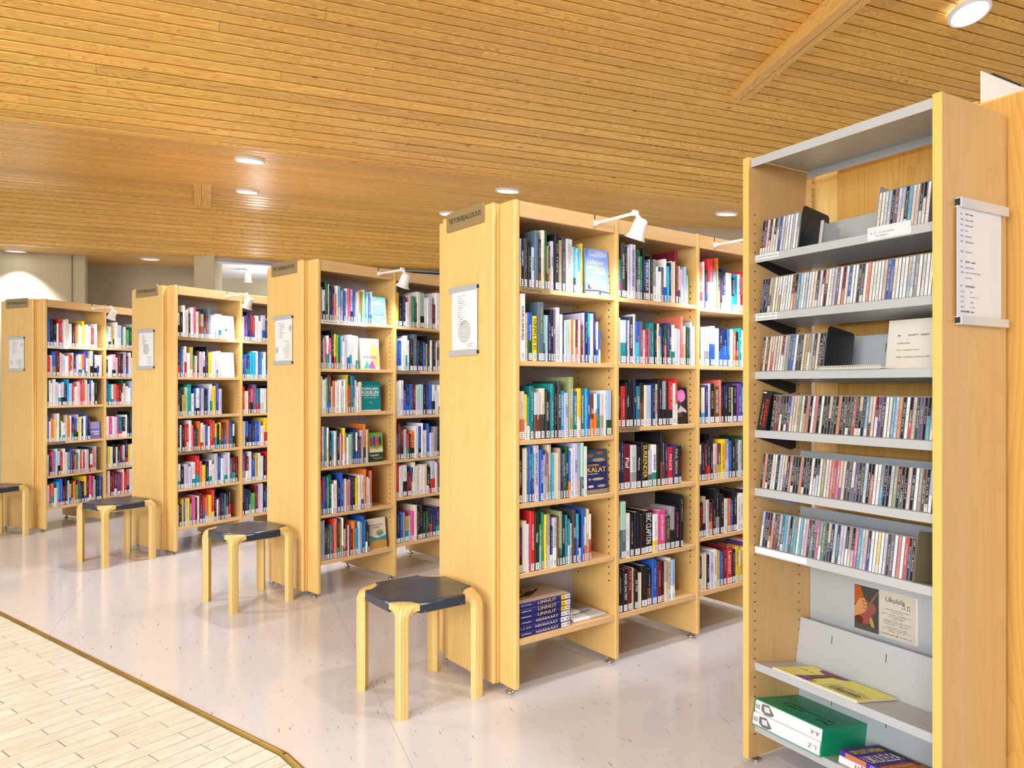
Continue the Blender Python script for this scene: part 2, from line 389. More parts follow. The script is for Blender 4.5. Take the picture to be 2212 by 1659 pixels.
# soffit of the white room starts behind the edge of the board ceiling
e0 = BX*FAR_T+BY*10.0; e1 = BX*6.9+BY*10.0
mb.prism([(e0.x, e0.y), (e1.x, e1.y), (e1.x, 11.6), (e0.x-1.1, 11.6)], 2.885, 2.93)
o = mb.build('ceiling_white', M['white_wall'], cols=False); tag(o, 'plain white ceiling beyond the edge of the board ceiling', kind='structure')
mb = MB(); d = (e1-e0).normalized(); nn = Vector((-d.y, d.x, 0))*.03
mb.prism([(e0.x, e0.y), (e1.x, e1.y), (e1.x+nn.x, e1.y+nn.y), (e0.x+nn.x, e0.y+nn.y)], 2.862, 2.93)
o = mb.build('trim_1', M['alu'], cols=False); tag(o, 'thin pale edge strip where the board ceiling ends', kind='structure')
mb = MB(); mb.box(-5.62, -5.61, 9.445, 9.464, 0, 3.3)
o = mb.build('trim_2', flat('wall_joint_line', rgb(150, 140, 118), .8), cols=False); tag(o, kind='structure')  # thin darker strip along the wall joint

# --- beams
def beam(name, p, dirv, L, w, z0, z1, label):
    dirv = Vector(dirv).normalized(); x = Vector((dirv.y, -dirv.x, 0))
    mw = Matrix(((x.x, dirv.x, 0, p[0]), (x.y, dirv.y, 0, p[1]), (0, 0, 1, 0), (0, 0, 0, 1)))
    mb = MB(); mb.box(-w/2, w/2, 0, L, z0, z1); o = mb.build(name, M['beam'], mw=mw, cols=False, bevel=.004)
    mb2 = MB(); mb2.box(-w/2-.004, w/2+.004, -.012, 0, z0+.02, z0+.06); 
    # drying crack along the underside
    c = MB(); n = 14; wob = random.Random(5)
    xs = [wob.uniform(-.006, .006)-.01 for _ in range(n+1)]
    for i in range(n):
        y0 = L*i/n; y1 = L*(i+1)/n
        c.poly([(xs[i]-.0016, y0, z0-.0004), (xs[i]+.0016, y0, z0-.0004), (xs[i+1]+.0016, y1, z0-.0004), (xs[i+1]-.0016, y1, z0-.0004)], [(3, 2, 1, 0)])
    c.build('crack', M['dark'], o, mw, cols=False)
    tag(o, label, 'beam'); return o
beam('ceiling_beam', (1.694, 5.535), (.158, -.987, 0), 7.5, .135, 2.142+CAM_H, 2.6+CAM_H, 'long pine beam descending from the top edge into the board ceiling')
p = BY*7.75+BX*(-.005*8.4)
beam('ceiling_beam', (p.x, p.y), tuple(BY), 1.17, .165, 2.0+CAM_H, 2.3+CAM_H, 'short exposed stub of pine beam between two ceiling downlights')

# --- downlights
DL = [(-2.12, 5.99, 3.146, 'nearer of the two round downlights left of the picture centre'),
      (-2.72, 7.61, 3.326, 'farther of the two downlights, right beside the beam stub'),
      (-.04, 6.97, 3.166, 'round ceiling downlight directly above the nearest bookcase end panel'),
      (-.74, 8.69, 3.346, 'small downlight half hidden left of the nearest bookcase top'),
      (2.28, 7.87, 3.156, 'round downlight just left of the disc rack'),
      (2.74, 4.44, 3.55, 'large round downlight at the top right corner above the disc rack'),
      (-6.05, 9.03, 2.935, 'downlight at the far left edge above the scallop of wall light'),
      (-4.70, 9.62, 2.945, 'downlight above the second farthest bookcase near the back wall')]
DL += [(-3.9, 3.9, 3.5, 'added fill downlight out of frame to the left above the linoleum'), (-2.2, .9, 3.4, 'added fill downlight out of frame over the tiles near the viewer'), (1.5, 2.3, 4.0, 'added fill downlight out of frame over the aisle beside the disc rack')]  # unseen downlights added to brighten the foreground floor
def downlight(x, y, z, label, tilt=None):
    r = x*BY.x+y*BY.y
    z = ceil_h(r); sl = (ceil_h(r+.1)-ceil_h(r-.1))/.2
    if 2.7 < x < 2.8: sl = -.3; z -= .018
    Y = Vector((BY.x, BY.y, sl)).normalized(); X = BX; Z = X.cross(Y)
    mw = Matrix(((X.x, Y.x, Z.x, x), (X.y, Y.y, Z.y, y), (0, Y.z, Z.z, z), (0, 0, 0, 1)))
    root = empty('downlight', mw, label, 'ceiling light', 'round downlights in the board ceiling')
    mb = MB(); mb.lathe([(.02, .095), (-.012, .097), (-.02, .1), (-.022, .11), (-.018, .117), (.004, .118)], (0, 0, 0), (0, 0, 1), 36)
    mb.build('rim', M['lampwhite'], root, mw, smooth=True, cols=False)
    mb = MB(); mb.lathe([(-.013, .0), (-.014, .05), (-.013, .097), (.0, .097)], (0, 0, 0), (0, 0, 1), 36)
    mb.build('lens', M['lens'], root, mw, smooth=True, cols=False)
    l = bpy.data.lights.new('downlight_lamp', 'SPOT'); l.energy = DOWN_POWER*4; l.spot_size = R(96 if x < -4 else 112); l.spot_blend = .35; l.shadow_soft_size = .09; l.color = (.97, .98, 1)
    lo = bpy.data.objects.new('downlight_lamp', l); COL.objects.link(lo); lo.location = (x, y, z-.045)
for d_ in DL: downlight(*d_)
# track spotlight under the white ceiling
mw = T3(-3.53, 9.9, 2.885)
root = empty('track_spotlight', mw, 'small white cylinder spotlight hanging from the white ceiling beside the column', 'spotlight')
mb = MB(); mb.box(-.06, .06, -.02, .02, -.018, 0); mb.build('mount', M['lampwhite'], root, mw, cols=False)
mb = MB(); mb.cyl((0, 0, -.018), (0, 0, -.05), .012); mb.build('stem', M['lampwhite'], root, mw, cols=False)
mb = MB(); mb.lathe([(0, .0), (0, .04), (-.11, .045), (-.125, .055), (-.12, .04)], (0, 0, -.05), (0, 0, 1), 24); mb.build('shade', M['lampwhite'], root, mw, smooth=True, cols=False)
mb = MB(); mb.lathe([(0, .0), (0, .04)], (0, 0, -.168), (0, 0, 1), 24); mb.build('bulb', M['bulb'], root, mw, cols=False)
l = bpy.data.lights.new('track_lamp', 'POINT'); l.energy = 9; l.shadow_soft_size = .1
lo = bpy.data.objects.new('track_lamp', l); COL.objects.link(lo); lo.location = (-3.4, 9.9, 2.55)

# --- floor
mb = MB(); mb.box(-10, 8, -4.5, 12, -.12, -.004)
floor = mb.build('floor', M['grout'], cols=False); tag(floor, 'library floor of grey linoleum sheets and a field of pale tiles', kind='structure')
SD = Vector((-.355, .935)).normalized(); SN = Vector((SD.y, -SD.x))   # seams of the linoleum
P2 = Vector((-1.373, 3.064)); E1 = Vector((.794, -.608)).normalized(); A1 = Vector((-E1.y, E1.x))   # A1 points to the linoleum side
if A1.x < 0: A1 = -A1
P3 = Vector((-.808, 2.629)); E2 = Vector((.65, -.76)).normalized(); A2 = Vector((-E2.y, E2.x))
if A2.x < 0: A2 = -A2
def clip(poly, p, n, keep=True):
    """half-plane clip; keep points with (q-p).n >= 0"""
    out = []
    for i in range(len(poly)):
        a = poly[i]; b = poly[(i+1) % len(poly)]; da = (a-p).dot(n); db = (b-p).dot(n)
        if da >= 0: out.append(a)
        if (da >= 0) != (db >= 0): out.append(a+(b-a)*(da/(da-db)))
    return out
c0 = .5825; step = 1.4775
mwf = Matrix(((SN.x, SD.x, 0, 0), (SN.y, SD.y, 0, 0), (0, 0, 1, 0), (0, 0, 0, 1)))
inv = mwf.inverted()
for k in range(-7, 6):
    a = c0+k*step+.0006; b = c0+(k+1)*step-.0006
    q = [SN*a+SD*(-5), SN*b+SD*(-5), SN*b+SD*14, SN*a+SD*14]
    q = clip(q, Vector((0, -4.3)), Vector((0, 1)));
    if len(q) > 2: q = clip(q, Vector((0, 11.8)), Vector((0, -1)))
    if len(q) > 2: q = clip(q, Vector((-9.8, 0)), Vector((1, 0)))
    if len(q) > 2: q = clip(q, Vector((7.8, 0)), Vector((-1, 0)))
    if len(q) < 3: continue
    mb = MB(); pieces = [clip(q, P2+A1*.016, A1)]
    r_ = clip(q, P2+A1*.016, -A1)
    if len(r_) > 2: pieces.append(clip(r_, P3+A2*.016, A2))
    ok = False
    for pc in pieces:
        if len(pc) < 3: continue
        L_ = [inv @ Vector((p.x, p.y, 0)) for p in pc]
        if sum((L_[i].x*L_[(i+1) % len(L_)].y-L_[(i+1) % len(L_)].x*L_[i].y) for i in range(len(L_))) < 0: L_.reverse()
        mb.prism([(p.x, p.y) for p in L_], -.0035, 0); ok = True
    if ok: mb.build('linoleum_sheet', M['lino'], floor, mwf, cols=False)
# tiles 7.5 x 30 cm in half bond, running at right angles to the brass strip
TD = -A1; TS = E1
mwt_rot = Matrix(((TD.x, TS.x, 0, 0), (TD.y, TS.y, 0, 0), (0, 0, 1, 0), (0, 0, 0, 1)))
if mwt_rot.to_3x3().determinant() < 0: TS = -TS; mwt_rot = Matrix(((TD.x, TS.x, 0, 0), (TD.y, TS.y, 0, 0), (0, 0, 1, 0), (0, 0, 0, 1)))
TW = .0747; TL = .306; g = .0021
tcount = 0
def in_view(p, m=130):
    if p.y < .3: return False
    x = 1106+1600*p.x/p.y; y = 836+1600*CAM_H/p.y
    return -m < x < 2212+m and y < 1659+m
rest = MB()
for i in range(-96, 60):
    cs = -.0837*(1 if TS == E1 else -1)+i*TW
    off = .2936+(TL/2 if i % 2 else 0)
    for k in range(-3, 30):
        t0 = off+k*TL+g; t1 = t0+TL-2*g
        q = [P2+TD*t0+TS*(cs-TW/2+g), P2+TD*t1+TS*(cs-TW/2+g), P2+TD*t1+TS*(cs+TW/2-g), P2+TD*t0+TS*(cs+TW/2-g)]
        q = clip(q, P2-A1*.017, -A1)
        if len(q) > 2: q = clip(q, P3-A2*.017, -A2)
        if len(q) > 2: q = clip(q, Vector((-9.8, 0)), Vector((1, 0)))
        if len(q) > 2: q = clip(q, Vector((0, -4.3)), Vector((0, 1)))
        if len(q) < 3: continue
        o0 = P2+TD*t0+TS*cs
        mw = mwt_rot.copy(); mw[0][3] = o0.x; mw[1][3] = o0.y; iv = mw.inverted()
        L_ = [iv @ Vector((p.x, p.y, 0)) for p in q]
        if any(in_view(p) for p in q):
            mb = MB(); mb.prism([(p.x, p.y) for p in L_], -.0035, random.uniform(-.0002, .0004))
            mb.build('tile', M['tile'], floor, mw, cols=False); tcount += 1
        else:
            rest.prism([(p.x, p.y) for p in q], -.0035, 0)
o = rest.build('tiles', M['tile'], floor, cols=False); o['kind'] = 'stuff'
# brass strip
mb = MB()
def strip(a, b, w=.016):
    d = (b-a).normalized(); n = Vector((-d.y, d.x)); pr = [(-w, 0), (-w*.8, .004), (-w*.3, .0058), (w*.3, .0058), (w*.8, .004), (w, 0), (w, -.0035), (-w, -.0035)]
    P = [(*(a+n*x), z) for x, z in pr]+[(*(b+n*x), z) for x, z in pr]; k = len(pr)
    mb.poly(P, [tuple(range(k)), tuple(range(2*k-1, k-1, -1))]+[(i, k+i, k+(i+1) % k, (i+1) % k) for i in range(k)])
strip(P2-E1*6.4, P3+E1*.006); strip(P3-E2*.004, P3+E2*4.5)
for t in (.62, -.35, -1.3, -2.2): pass
o = mb.build('brass_strip', M['brass'], cols=False); tag(o, 'aged brass edging strip between linoleum and tiles', 'edging strip')
mb = MB()
for t in [-2.6, -1.9, -1.2, -.5, .2, .57, .70]:
    p = P2+E1*t; mb.cyl((p.x, p.y, .0052), (p.x, p.y, .0064), .0022, n=8)
sc = mb.build('screws', M['dark'], o, cols=False); sc['kind'] = 'stuff'

# ------------------------------------------------------------------ bookcases
BAY = .589; PT = .024; DEP = .61; HC = 2.10
def bookcase(P0, th, shelves, label, which):
    mw = frame(P0, th); nb = len(shelves)
    root = empty('bookcase', mw, label, 'bookcase', 'double-sided birch bookcases in fanned rows')
    def part(name, f, mat, bevel=.002, seg=2, **k):
        mb = MB(); f(mb); o = mb.build(name, mat, root, mw, cols=False, bevel=bevel, seg=seg)
        for a, b in k.items(): o[a] = b
        return o
    # end gable (stiles) + proud central panel
    part('gable', lambda m: m.box(-.03, 0, 0, DEP, .025, HC), M['veneer'], .009, 4)
    part('gable_batten', lambda m: m.box(-.05, -.0302, .104, .506, .028, HC-.002), M['veneer'], .006, 3)
    part('gable_panel', lambda m: m.box(-.072, -.0502, .098, .512, .03, HC), M['veneer'], .011, 4)
    L = nb*BAY
    for k in range(1, nb+1):
        part('divider', lambda m: m.box(k*BAY-PT, k*BAY, 0, DEP, .025, HC+.001), M['edge'], .006, 3)
        # peg holes on the left face of each divider
        mb = MB()
        for s in (.045, .262):
            z = .39
            while z < 1.86:
                x = k*BAY-PT-.0003
                P = [(x, s+.0044*math.cos(w), z+.0044*math.sin(w)) for w in [R(45*i) for i in range(8)]]
                mb.poly(P, [tuple(range(7, -1, -1))]); z += .032
        h_ = mb.build('peg_holes', M['dark'], root, mw, cols=False); h_['kind'] = 'stuff'
    for k, hs in enumerate(shelves):
        a = k*BAY+.0006; b = (k+1)*BAY-PT-.0006
        part('top_board', lambda m: m.box(a, b, .02, DEP-.02, 2.035, 2.055), M['shelfwood'])
        part('fascia', lambda m: m.box(a, b, .004, .02, 2.028, HC-.004), M['shelfwood'], .003)
        part('fascia', lambda m: m.box(a, b, DEP-.02, DEP-.004, 2.028, HC-.004), M['shelfwood'], .003)
        part('back_board', lambda m: m.box(a, b, .302, .308, .22, 2.034), M['back'], 0)
        for j, h in enumerate(hs):
            t = .026 if j == len(hs)-1 else .021
            part('shelf', lambda m: m.box(a, b, .006, .30, h-t, h), M['shelfwood'], .002)
            part('shelf', lambda m: m.box(a, b, .31, DEP-.006, h-t, h), M['shelfwood'], .002)
    # adjustable feet
    xs = [-.015]+[k*BAY-PT/2 for k in range(1, nb+1)]
    for x in xs:
        for s in (.05, DEP-.05):
            mb = MB(); mb.lathe([(0, .0), (0, .019), (.006, .021), (.009, .018), (.012, .008), (.0245, .006), (.0245, 0)], (x, s, .0005), (0, 0, 1), 16)
            mb.build('foot', M['metal'], root, mw, smooth=True, cols=False)
    return root, mw
def slot(root, mw, a):
    mb = MB(); mb.box(a-.003, a+.003, .0036, .02, 2.075, HC-.0035); mb.build('lamp_slot', M['dark'], root, mw, cols=False)

SH = {
 'D': [[1.732, 1.4175, 1.08, .810, .513, .234], [1.730, 1.419, 1.115, .816, .491, .235], [1.722, 1.418, 1.114, .814, .521, .241]],
 'C': [[1.724, 1.422, 1.143, .809, .511, .225], [1.722, 1.418, 1.112, .813, .554, .242], [1.722, 1.418, 1.112, .813, .52, .235]],
 'B': [[1.70, 1.385, 1.08, .798, .508, .212], [1.70, 1.38, 1.08, .80, .50, .22], [1.70, 1.39, 1.09, .80, .5, .22]],
 'A': [[1.68, 1.408, 1.137, .807, .502, .219], [1.69, 1.406, 1.128, .808, .519, .24], [1.69, 1.406, 1.128, .808, .519, .24]],
}
ROW = {'D': ((.0352, 3.133), 53.3), 'C': ((-1.18, 4.584), 42.8), 'B': ((-2.601, 5.773), 33.6), 'A': ((-4.179, 6.667), 23.5)}
ROW['D'] = ((.0352, 3.133), 53.0)
NAME = {'D': 'nearest', 'C': 'second nearest', 'B': 'third nearest', 'A': 'farthest'}
CASE = {}
for k in 'DCBA':
    CASE[k] = bookcase(*ROW[k], SH[k], f'{NAME[k]} of the four fanned birch bookcases with a TIETOKIRJALLISUUS sign', k)

# signs on the gable panels: text faces local -X ; reading direction is local -Y
def gable_sign(k, mw):
    root = empty('category_sign', mw, f'brown-grey TIETOKIRJALLISUUS plate on the gable of the {NAME[k]} bookcase', 'sign', 'section plates on the bookcase gables')
    mb = MB(); pts = []; y0, y1, z0, z1, r = .158, .457, 2.022, 2.108, .008
    for cy, cz, a0 in ((y1-r, z1-r, 0), (y0+r, z1-r, 90), (y0+r, z0+r, 180), (y1-r, z0+r, 270)):
        for i in range(5): w = R(a0+i*22.5); pts.append((cy+r*math.cos(w), cz+r*math.sin(w)))
    x0, x1 = -.082, -.0725; n = len(pts)
    P = [(x0, y, z) for y, z in pts]+[(x1, y, z) for y, z in pts]
    mb.poly(P, [tuple(range(n-1, -1, -1)), tuple(range(n, 2*n))]+[(i, (i+1) % n, n+(i+1) % n, n+i) for i in range(n)])
    o = mb.build('plate', M['brassplate'], root, mw, cols=False)
    mb = MB(); text(mb, 'TIETOKIRJALLISUUS', (x0-.0002, (y0+y1)/2, 2.064), (0, -1, 0), (0, 0, 1), .262, .031, bold=.0012)
    mb.build('lettering', M['ink'], root, mw, cols=False)
for k in 'DCBA': gable_sign(k, CASE[k][1])

def mandala(mb, cy, cz, rad, x, col):
    def P(r, w): return Vector((x, cy-r*math.cos(w), cz+r*math.sin(w)))
    lw = rad*.022
    for ring, (r0, amp, n) in enumerate([(.93, .07, 14), (.8, .1, 14), (.62, .1, 14), (.45, .1, 10), (.28, .08, 8), (.12, .03, 6)]):
        N_ = n*8
        for i in range(N_):
            w0 = 2*math.pi*i/N_; w1 = 2*math.pi*(i+1)/N_
            ra = rad*(r0+amp*abs(math.sin(w0*n/2))); rb_ = rad*(r0+amp*abs(math.sin(w1*n/2)))
            mb.quad(P(ra-lw, w0), P(rb_-lw, w1), P(rb_+lw, w1), P(ra+lw, w0), col)
    for i in range(28):
        w = 2*math.pi*i/28; mb.quad(P(rad*.3, w-.02), P(rad*.72, w-.008), P(rad*.72, w+.008), P(rad*.3, w+.02), col)
def notice(k, mw):
    root = empty('notice_holder', mw, f'aluminium-railed paper notice on the gable of the {NAME[k]} bookcase', 'notice', 'shelf guide notices on the bookcase gables')
    y0, y1, z0, z1 = .203, .432, 1.448, 1.7615
    for nm, a, b in (('top_rail', z1-.026, z1), ('bottom_rail', z0, z0+.026)):
        mb = MB(); mb.box(-.088, -.0725, y0, y1, a, b); mb.build(nm, M['alu'], root, mw, cols=False, bevel=.002)
        mb = MB(); mb.box(-.086, -.074, y0-.001, y0-.0002, a+.005, b-.005); mb.build('end_cap', M['rubber'], root, mw, cols=False)
    mb = MB(); mb.box(-.080, -.0785, y0+.004, y1-.02, z0+.024, z1-.024); mb.build('paper_sheet', M['paper'], root, mw, cols=False)
    x = -.0803; ink = (.12, .12, .13); r = random.Random(ord(k)); mb = MB()
    top = z1-.045
    def line(yc, z, L, h=.0042): dashes(mb, (x, yc, z), (0, -1, 0), (0, 0, 1), L, h, ink, rnd=r, cw=.0042)
    def block(n, z, left, step=.0105):
        for i in range(n):
            L = r.uniform(.03, .075)
            if left:
                line(y1-.05-L/2-.018, z-i*step, L)
                if r.random() < .6: line(y1-.047, z-i*step, .006)
            else:
                line(y0+.035+L/2, z-i*step, L)
                if r.random() < .6: line(y0+.022, z-i*step, .006)
    cy = (y0+y1-.016)/2
    if k == 'D': block(13, top, True); mandala(mb, cy, z0+.108, .049, x, ink); block(2, z0+.05, False)
    elif k == 'B': block(9, top, True); mandala(mb, cy, (z0+z1)/2, .04, x, ink); block(7, z0+.10, False)
    elif k == 'C':
        block(10, top, True); mandala(mb, y0+.024, z1-.085, .019, x, ink); mandala(mb, y1-.042, z0+.095, .02, x, ink); block(11, z0+.15, False)
    else:
        block(11, top, True); mandala(mb, y0+.03, z1-.075, .02, x, (.35, .4, .42)); mandala(mb, y1-.055, z0+.08, .02, x, (.35, .4, .42)); block(9, z0+.11, False)
    mb.build('print', M['print'], root, mw)
for k in 'DCBA': notice(k, CASE[k][1])

# shelf edge labels
def edge_label(k, bay, j, w, s, plate, ink, x0=0.0):
    root, mw = CASE[k]; h = SH[k][bay][j]
    mb = MB(); a = bay*BAY+.002+x0; mb.box(a, a+w, .0035, .0058, h-.0235, h+.001)
    o = mb.build('shelf_label', M[plate], root, mw, cols=False)
    mb = MB(); text(mb, s, (a+.012, .0033, h-.011), (1, 0, 0), (0, 0, 1), w-.02, .0125, ink, align='l')
    mb.build('lettering', M['print'], o, mw)
edge_label('D', 0, 0, .165, '58 ELÄINTIEDE', 'brassplate', (.10, .07, .04))
edge_label('D', 1, 2, .14, '78 MUSIIKKI', 'brassplate', (.10, .07, .04))
edge_label('C', 0, 0, .34, '38 KASVATUS. OPETUS. KASVATUSTIEDE', 'paper', (.03, .04, .12))
edge_label('B', 0, 0, .43, '28 EVANKELIUMIN LEVITTÄMINEN JA LÄHETYS', 'brassplate', (.10, .07, .04))
edge_label('B', 0, 3, .3, '29 YLEINEN USKONTOTIEDE', 'brassplate', (.10, .07, .04))
edge_label('A', 0, 0, .2, '15 PSYKOLOGIA', 'paper', (.03, .04, .12))
edge_label('A', 0, 3, .17, '16 PSYKOLOGIA', 'brassplate', (.05, .07, .14))
edge_label('C', 1, 1, .2, '33 TALOUS', 'brassplate', (.10, .07, .04))

# clamp lamps on the fascia
def clamp_lamp(k, a, label, power):
    root0, mw = CASE[k]; slot(root0, mw, a)
    root = empty('clamp_lamp', mw, label, 'lamp', 'white clamp lamps on the bookcase tops')
    z = 2.055
    mb = MB(); mb.box(a-.008, a+.008, -.012, .0035, z-.012, z+.012); mb.build('clamp', M['lampwhite'], root, mw, cols=False, bevel=.002)
    mb = MB(); mb.cyl((a, -.008, z), (a+.002, -.245, z+.002), .0075, n=14); mb.cyl((a-.009, -.245, z+.002), (a+.013, -.245, z+.002), .013, n=14); mb.build('arm', M['lampwhite'], root, mw, cols=False, smooth=False)
    hx = a+.016; top = Vector((hx, -.272, z-.028)); ax = Vector((-.10, .38, -.93)).normalized()
    mb = MB(); mb.cyl((a+.004, -.245, z+.002), tuple(top+ax*.006), .0085, n=12); mb.build('elbow', M['lampwhite'], root, mw, cols=False)
    mb = MB(); mb.lathe([(-.002, 0), (0, .018), (.006, .027), (.02, .031), (.068, .034), (.082, .040), (.092, .049), (.0925, .047), (.082, .037), (.06, .031)], top-ax*.004, ax, 28)
    mb.build('shade', M['lampwhite'], root, mw, cols=False, smooth=True)
    mb = MB(); mb.lathe([(0, 0), (.0, .031)], top+ax*.055, ax, 20); mb.build('bulb', M['bulb'], root, mw, cols=False)
    l = bpy.data.lights.new('clamp_spot', 'SPOT'); l.energy = power; l.spot_size = R(100); l.spot_blend = .8; l.shadow_soft_size = .03; l.color = (.93, .96, 1)
    lo = bpy.data.objects.new('clamp_spot', l); COL.objects.link(lo)
    p = mw @ (top+ax*.1); axw = (mw.to_3x3() @ Vector((-.05, .62, -.78))).normalized()
    lo.location = p; lo.rotation_euler = axw.to_track_quat('-Z', 'Y').to_euler()
clamp_lamp('D', .434, 'white clamp lamp over the left bay of the nearest bookcase', LAMP_POWER['D'])
clamp_lamp('D', 1.30, 'white clamp lamp whose head is hidden by the disc rack', LAMP_POWER['D2'])
clamp_lamp('C', .437, 'white clamp lamp on top of the second nearest bookcase', LAMP_POWER['C'])
clamp_lamp('C', 1.30, 'clamp lamp farther along the second nearest bookcase, hidden behind the nearest one', LAMP_POWER['C'])
clamp_lamp('B', .437, 'white clamp lamp on top of the third nearest bookcase', LAMP_POWER['B'])
clamp_lamp('A', .437, 'white clamp lamp on top of the farthest bookcase', LAMP_POWER['A'])

# ------------------------------------------------------------------ books
PAL = {'k': (28, 27, 30), 'K': (66, 66, 72), 'w': (238, 238, 240), 'W': (226, 222, 214), 'g': (150, 150, 156), 'h': (196, 198, 204), 'G': (30, 84, 52), 'd': (34, 52, 40),
       'e': (40, 150, 110), 't': (30, 120, 130), 'T': (22, 150, 150), 'c': (30, 170, 220), 'b': (38, 92, 190), 'n': (26, 38, 84), 'l': (170, 200, 232), 'L': (200, 196, 226),
       'p': (104, 66, 150), 'v': (62, 40, 110), 'P': (226, 80, 150), 'r': (206, 42, 44), 'R': (116, 26, 40), 'o': (232, 122, 44), 'y': (242, 208, 44), 'Y': (196, 172, 74),
       'B': (110, 66, 44), 'm': (220, 200, 168), 'M': (180, 160, 136), 's': (220, 112, 92), 'x': (230, 218, 196), 'q': (170, 210, 190), 'f': (146, 160, 110), 'i': (52, 52, 110),
       'u': (120, 96, 128), 'z': (84, 108, 120), 'a': (230, 190, 196), 'j': (96, 170, 90)}
CN = {'k': 'black', 'K': 'charcoal', 'w': 'white', 'W': 'off-white', 'g': 'grey', 'h': 'silver grey', 'G': 'green', 'd': 'dark green', 'e': 'emerald', 't': 'petrol blue', 'T': 'teal', 'c': 'cyan',
      'b': 'blue', 'n': 'navy', 'l': 'pale blue', 'L': 'lavender', 'p': 'purple', 'v': 'violet', 'P': 'pink', 'r': 'red', 'R': 'maroon', 'o': 'orange', 'y': 'yellow', 'Y': 'mustard', 'B': 'brown',
      'm': 'tan', 'M': 'taupe', 's': 'salmon', 'x': 'cream', 'q': 'mint', 'f': 'sage', 'i': 'indigo', 'u': 'mauve', 'z': 'slate', 'a': 'rose', 'j': 'leaf green'}
def pal(ch): return rgb(*PAL[ch])
def lum(c): return .3*c[0]+.6*c[1]+.1*c[2]
def book_shape(cov, pg, st, w, h, d, cu, cl, split, T=None, pgcol=(.72, .66, .55)):
    """case with a slightly rounded spine at y=0, pages set back, spine split into two printed fields"""
    t = min(.003, w*.2); r = min(.004, w*.28)
    out = [(0, r), (r, 0), (w-r, 0), (w, r), (w, d), (w-t, d), (w-t, r+t*.4), (w*.5, t*1.1), (t, r+t*.4), (t, d), (0, d)]
    n = len(out)
    for z0, z1, c in ((0, h*split, cl), (h*split, h, cu)):
        if z1-z0 < 1e-4: continue
        P = [(x, y, z0) for x, y in out]+[(x, y, z1) for x, y in out]
        F = [(i, (i+1) % n, n+(i+1) % n, n+i) for i in range(n)]
        if z1 >= h-1e-6: F += [(n+0, n+1, n+2, n+3, n+6, n+7, n+8), (n+3, n+4, n+5, n+6), (n+8, n+9, n+10, n+0)]
        if z0 <= 1e-6: F += [(8, 7, 6, 3, 2, 1, 0), (6, 5, 4, 3), (0, 10, 9, 8)]
        cov.poly(P, F, c, 0, T)
    e = .003 if h > .17 else .0015
    pg.box(t+.0002, w-t-.0002, t*1.3, d-.003, e, h-e, pgcol, 0, T)
def sticker(st, w, T=None, z0=.004, hh=.030, rnd=random):
    r = min(.004, w*.28); sw = max(w-2*r, w*.5); a = (w-sw)/2-.0002; c = (.83, .83, .86)
    st.poly([(a, -.0003, z0), (w-a, -.0003, z0), (w-a, -.0003, z0+hh), (a, -.0003, z0+hh)], [(0, 1, 2, 3)], c, 0, T)
    ink = (.10, .10, .12); m = w/2
    for i in range(3):
        zz = z0+.006+i*.0078; L = min(sw*.35, .005)*rnd.uniform(.6, 1)
        st.poly([(m-L, -.0005, zz), (m+L, -.0005, zz), (m+L, -.0005, zz+.0032), (m-L, -.0005, zz+.0032)], [(0, 1, 2, 3)], ink, 0, T)
def spine_text(mb, w, h, title, col, T=None, rnd=random, zlo=.042, updir=False, full=False):
    right = (0, 0, 1) if updir else (0, 0, -1); up = (-1, 0, 0) if updir else (1, 0, 0)
    y = -.0004
    if title and title != '~':
        L = (h-zlo-.012)*(.96 if full else .86)
        text(mb, title, (w/2, y, (zlo+h-.008)/2), right, up, L, w*(.60 if full else .46), col, 0, T, maxasp=1.0, bold=.0006 if full else .0003)
    else:
        hh = min(w*rnd.uniform(.2, .36), .0065); L = (h-zlo)*rnd.uniform(.35, .6); zc = rnd.uniform(zlo+L/2+.004, h-.01-L/2)
        dashes(mb, (w/2, y, zc), right, up, L, hh, col, T, rnd=rnd, cw=hh*.8)
        if L < (h-zlo)*.5:
            L2 = (h-zlo)*.22; z2 = zc-L/2-L2/2-.008 if zc-L/2-L2-.012 > zlo else zc+L/2+L2/2+.006
            if z2+L2/2 < h: dashes(mb, (w/2, y, z2), right, up, L2, hh*.7, col, T, rnd=rnd, cw=hh*.7)
def jit(c, r, a=.07):
    k = 1+r.uniform(-a, a); return tuple(min(1, max(0, v*k)) for v in c)
SHN = ['top', 'second', 'third', 'fourth', 'fifth', 'bottom']; BAYN = ['left', 'middle', 'right']
def one_book(mw, w, h, d, cu, cl, split, title, tcol, r, label, group, reverse=False, updir=False, full=False, tilt=0):
    M0 = mw @ Matrix.Rotation(tilt, 4, 'Y') if tilt else mw
    root = empty('book', M0, label, 'book', group)
    cov = MB(); pg = MB(); st = MB(); tx = MB()
    book_shape(cov, pg, st, w, h, d, cu, cl, split, Matrix.Translation((w, d, 0)) @ Matrix.Rotation(math.pi, 4, 'Z') if reverse else None)
    cov.build('cover', M['book'], root, M0); pg.build('page_block', M['pages'], root, M0, cols=False)
    if not reverse:
        sticker(st, w, rnd=r); st.build('call_number_label', M['sticker'], root, M0)
        if not title: tcol = tuple(.6*a+.4*b_ for a, b_ in zip(tcol, cu))
        spine_text(tx, w, h, title, tcol, rnd=r, updir=updir, full=full)
        if tx.v: tx.build('spine_title', M['print'], root, M0)
    return root
NBOOK = [0]
far = MB()
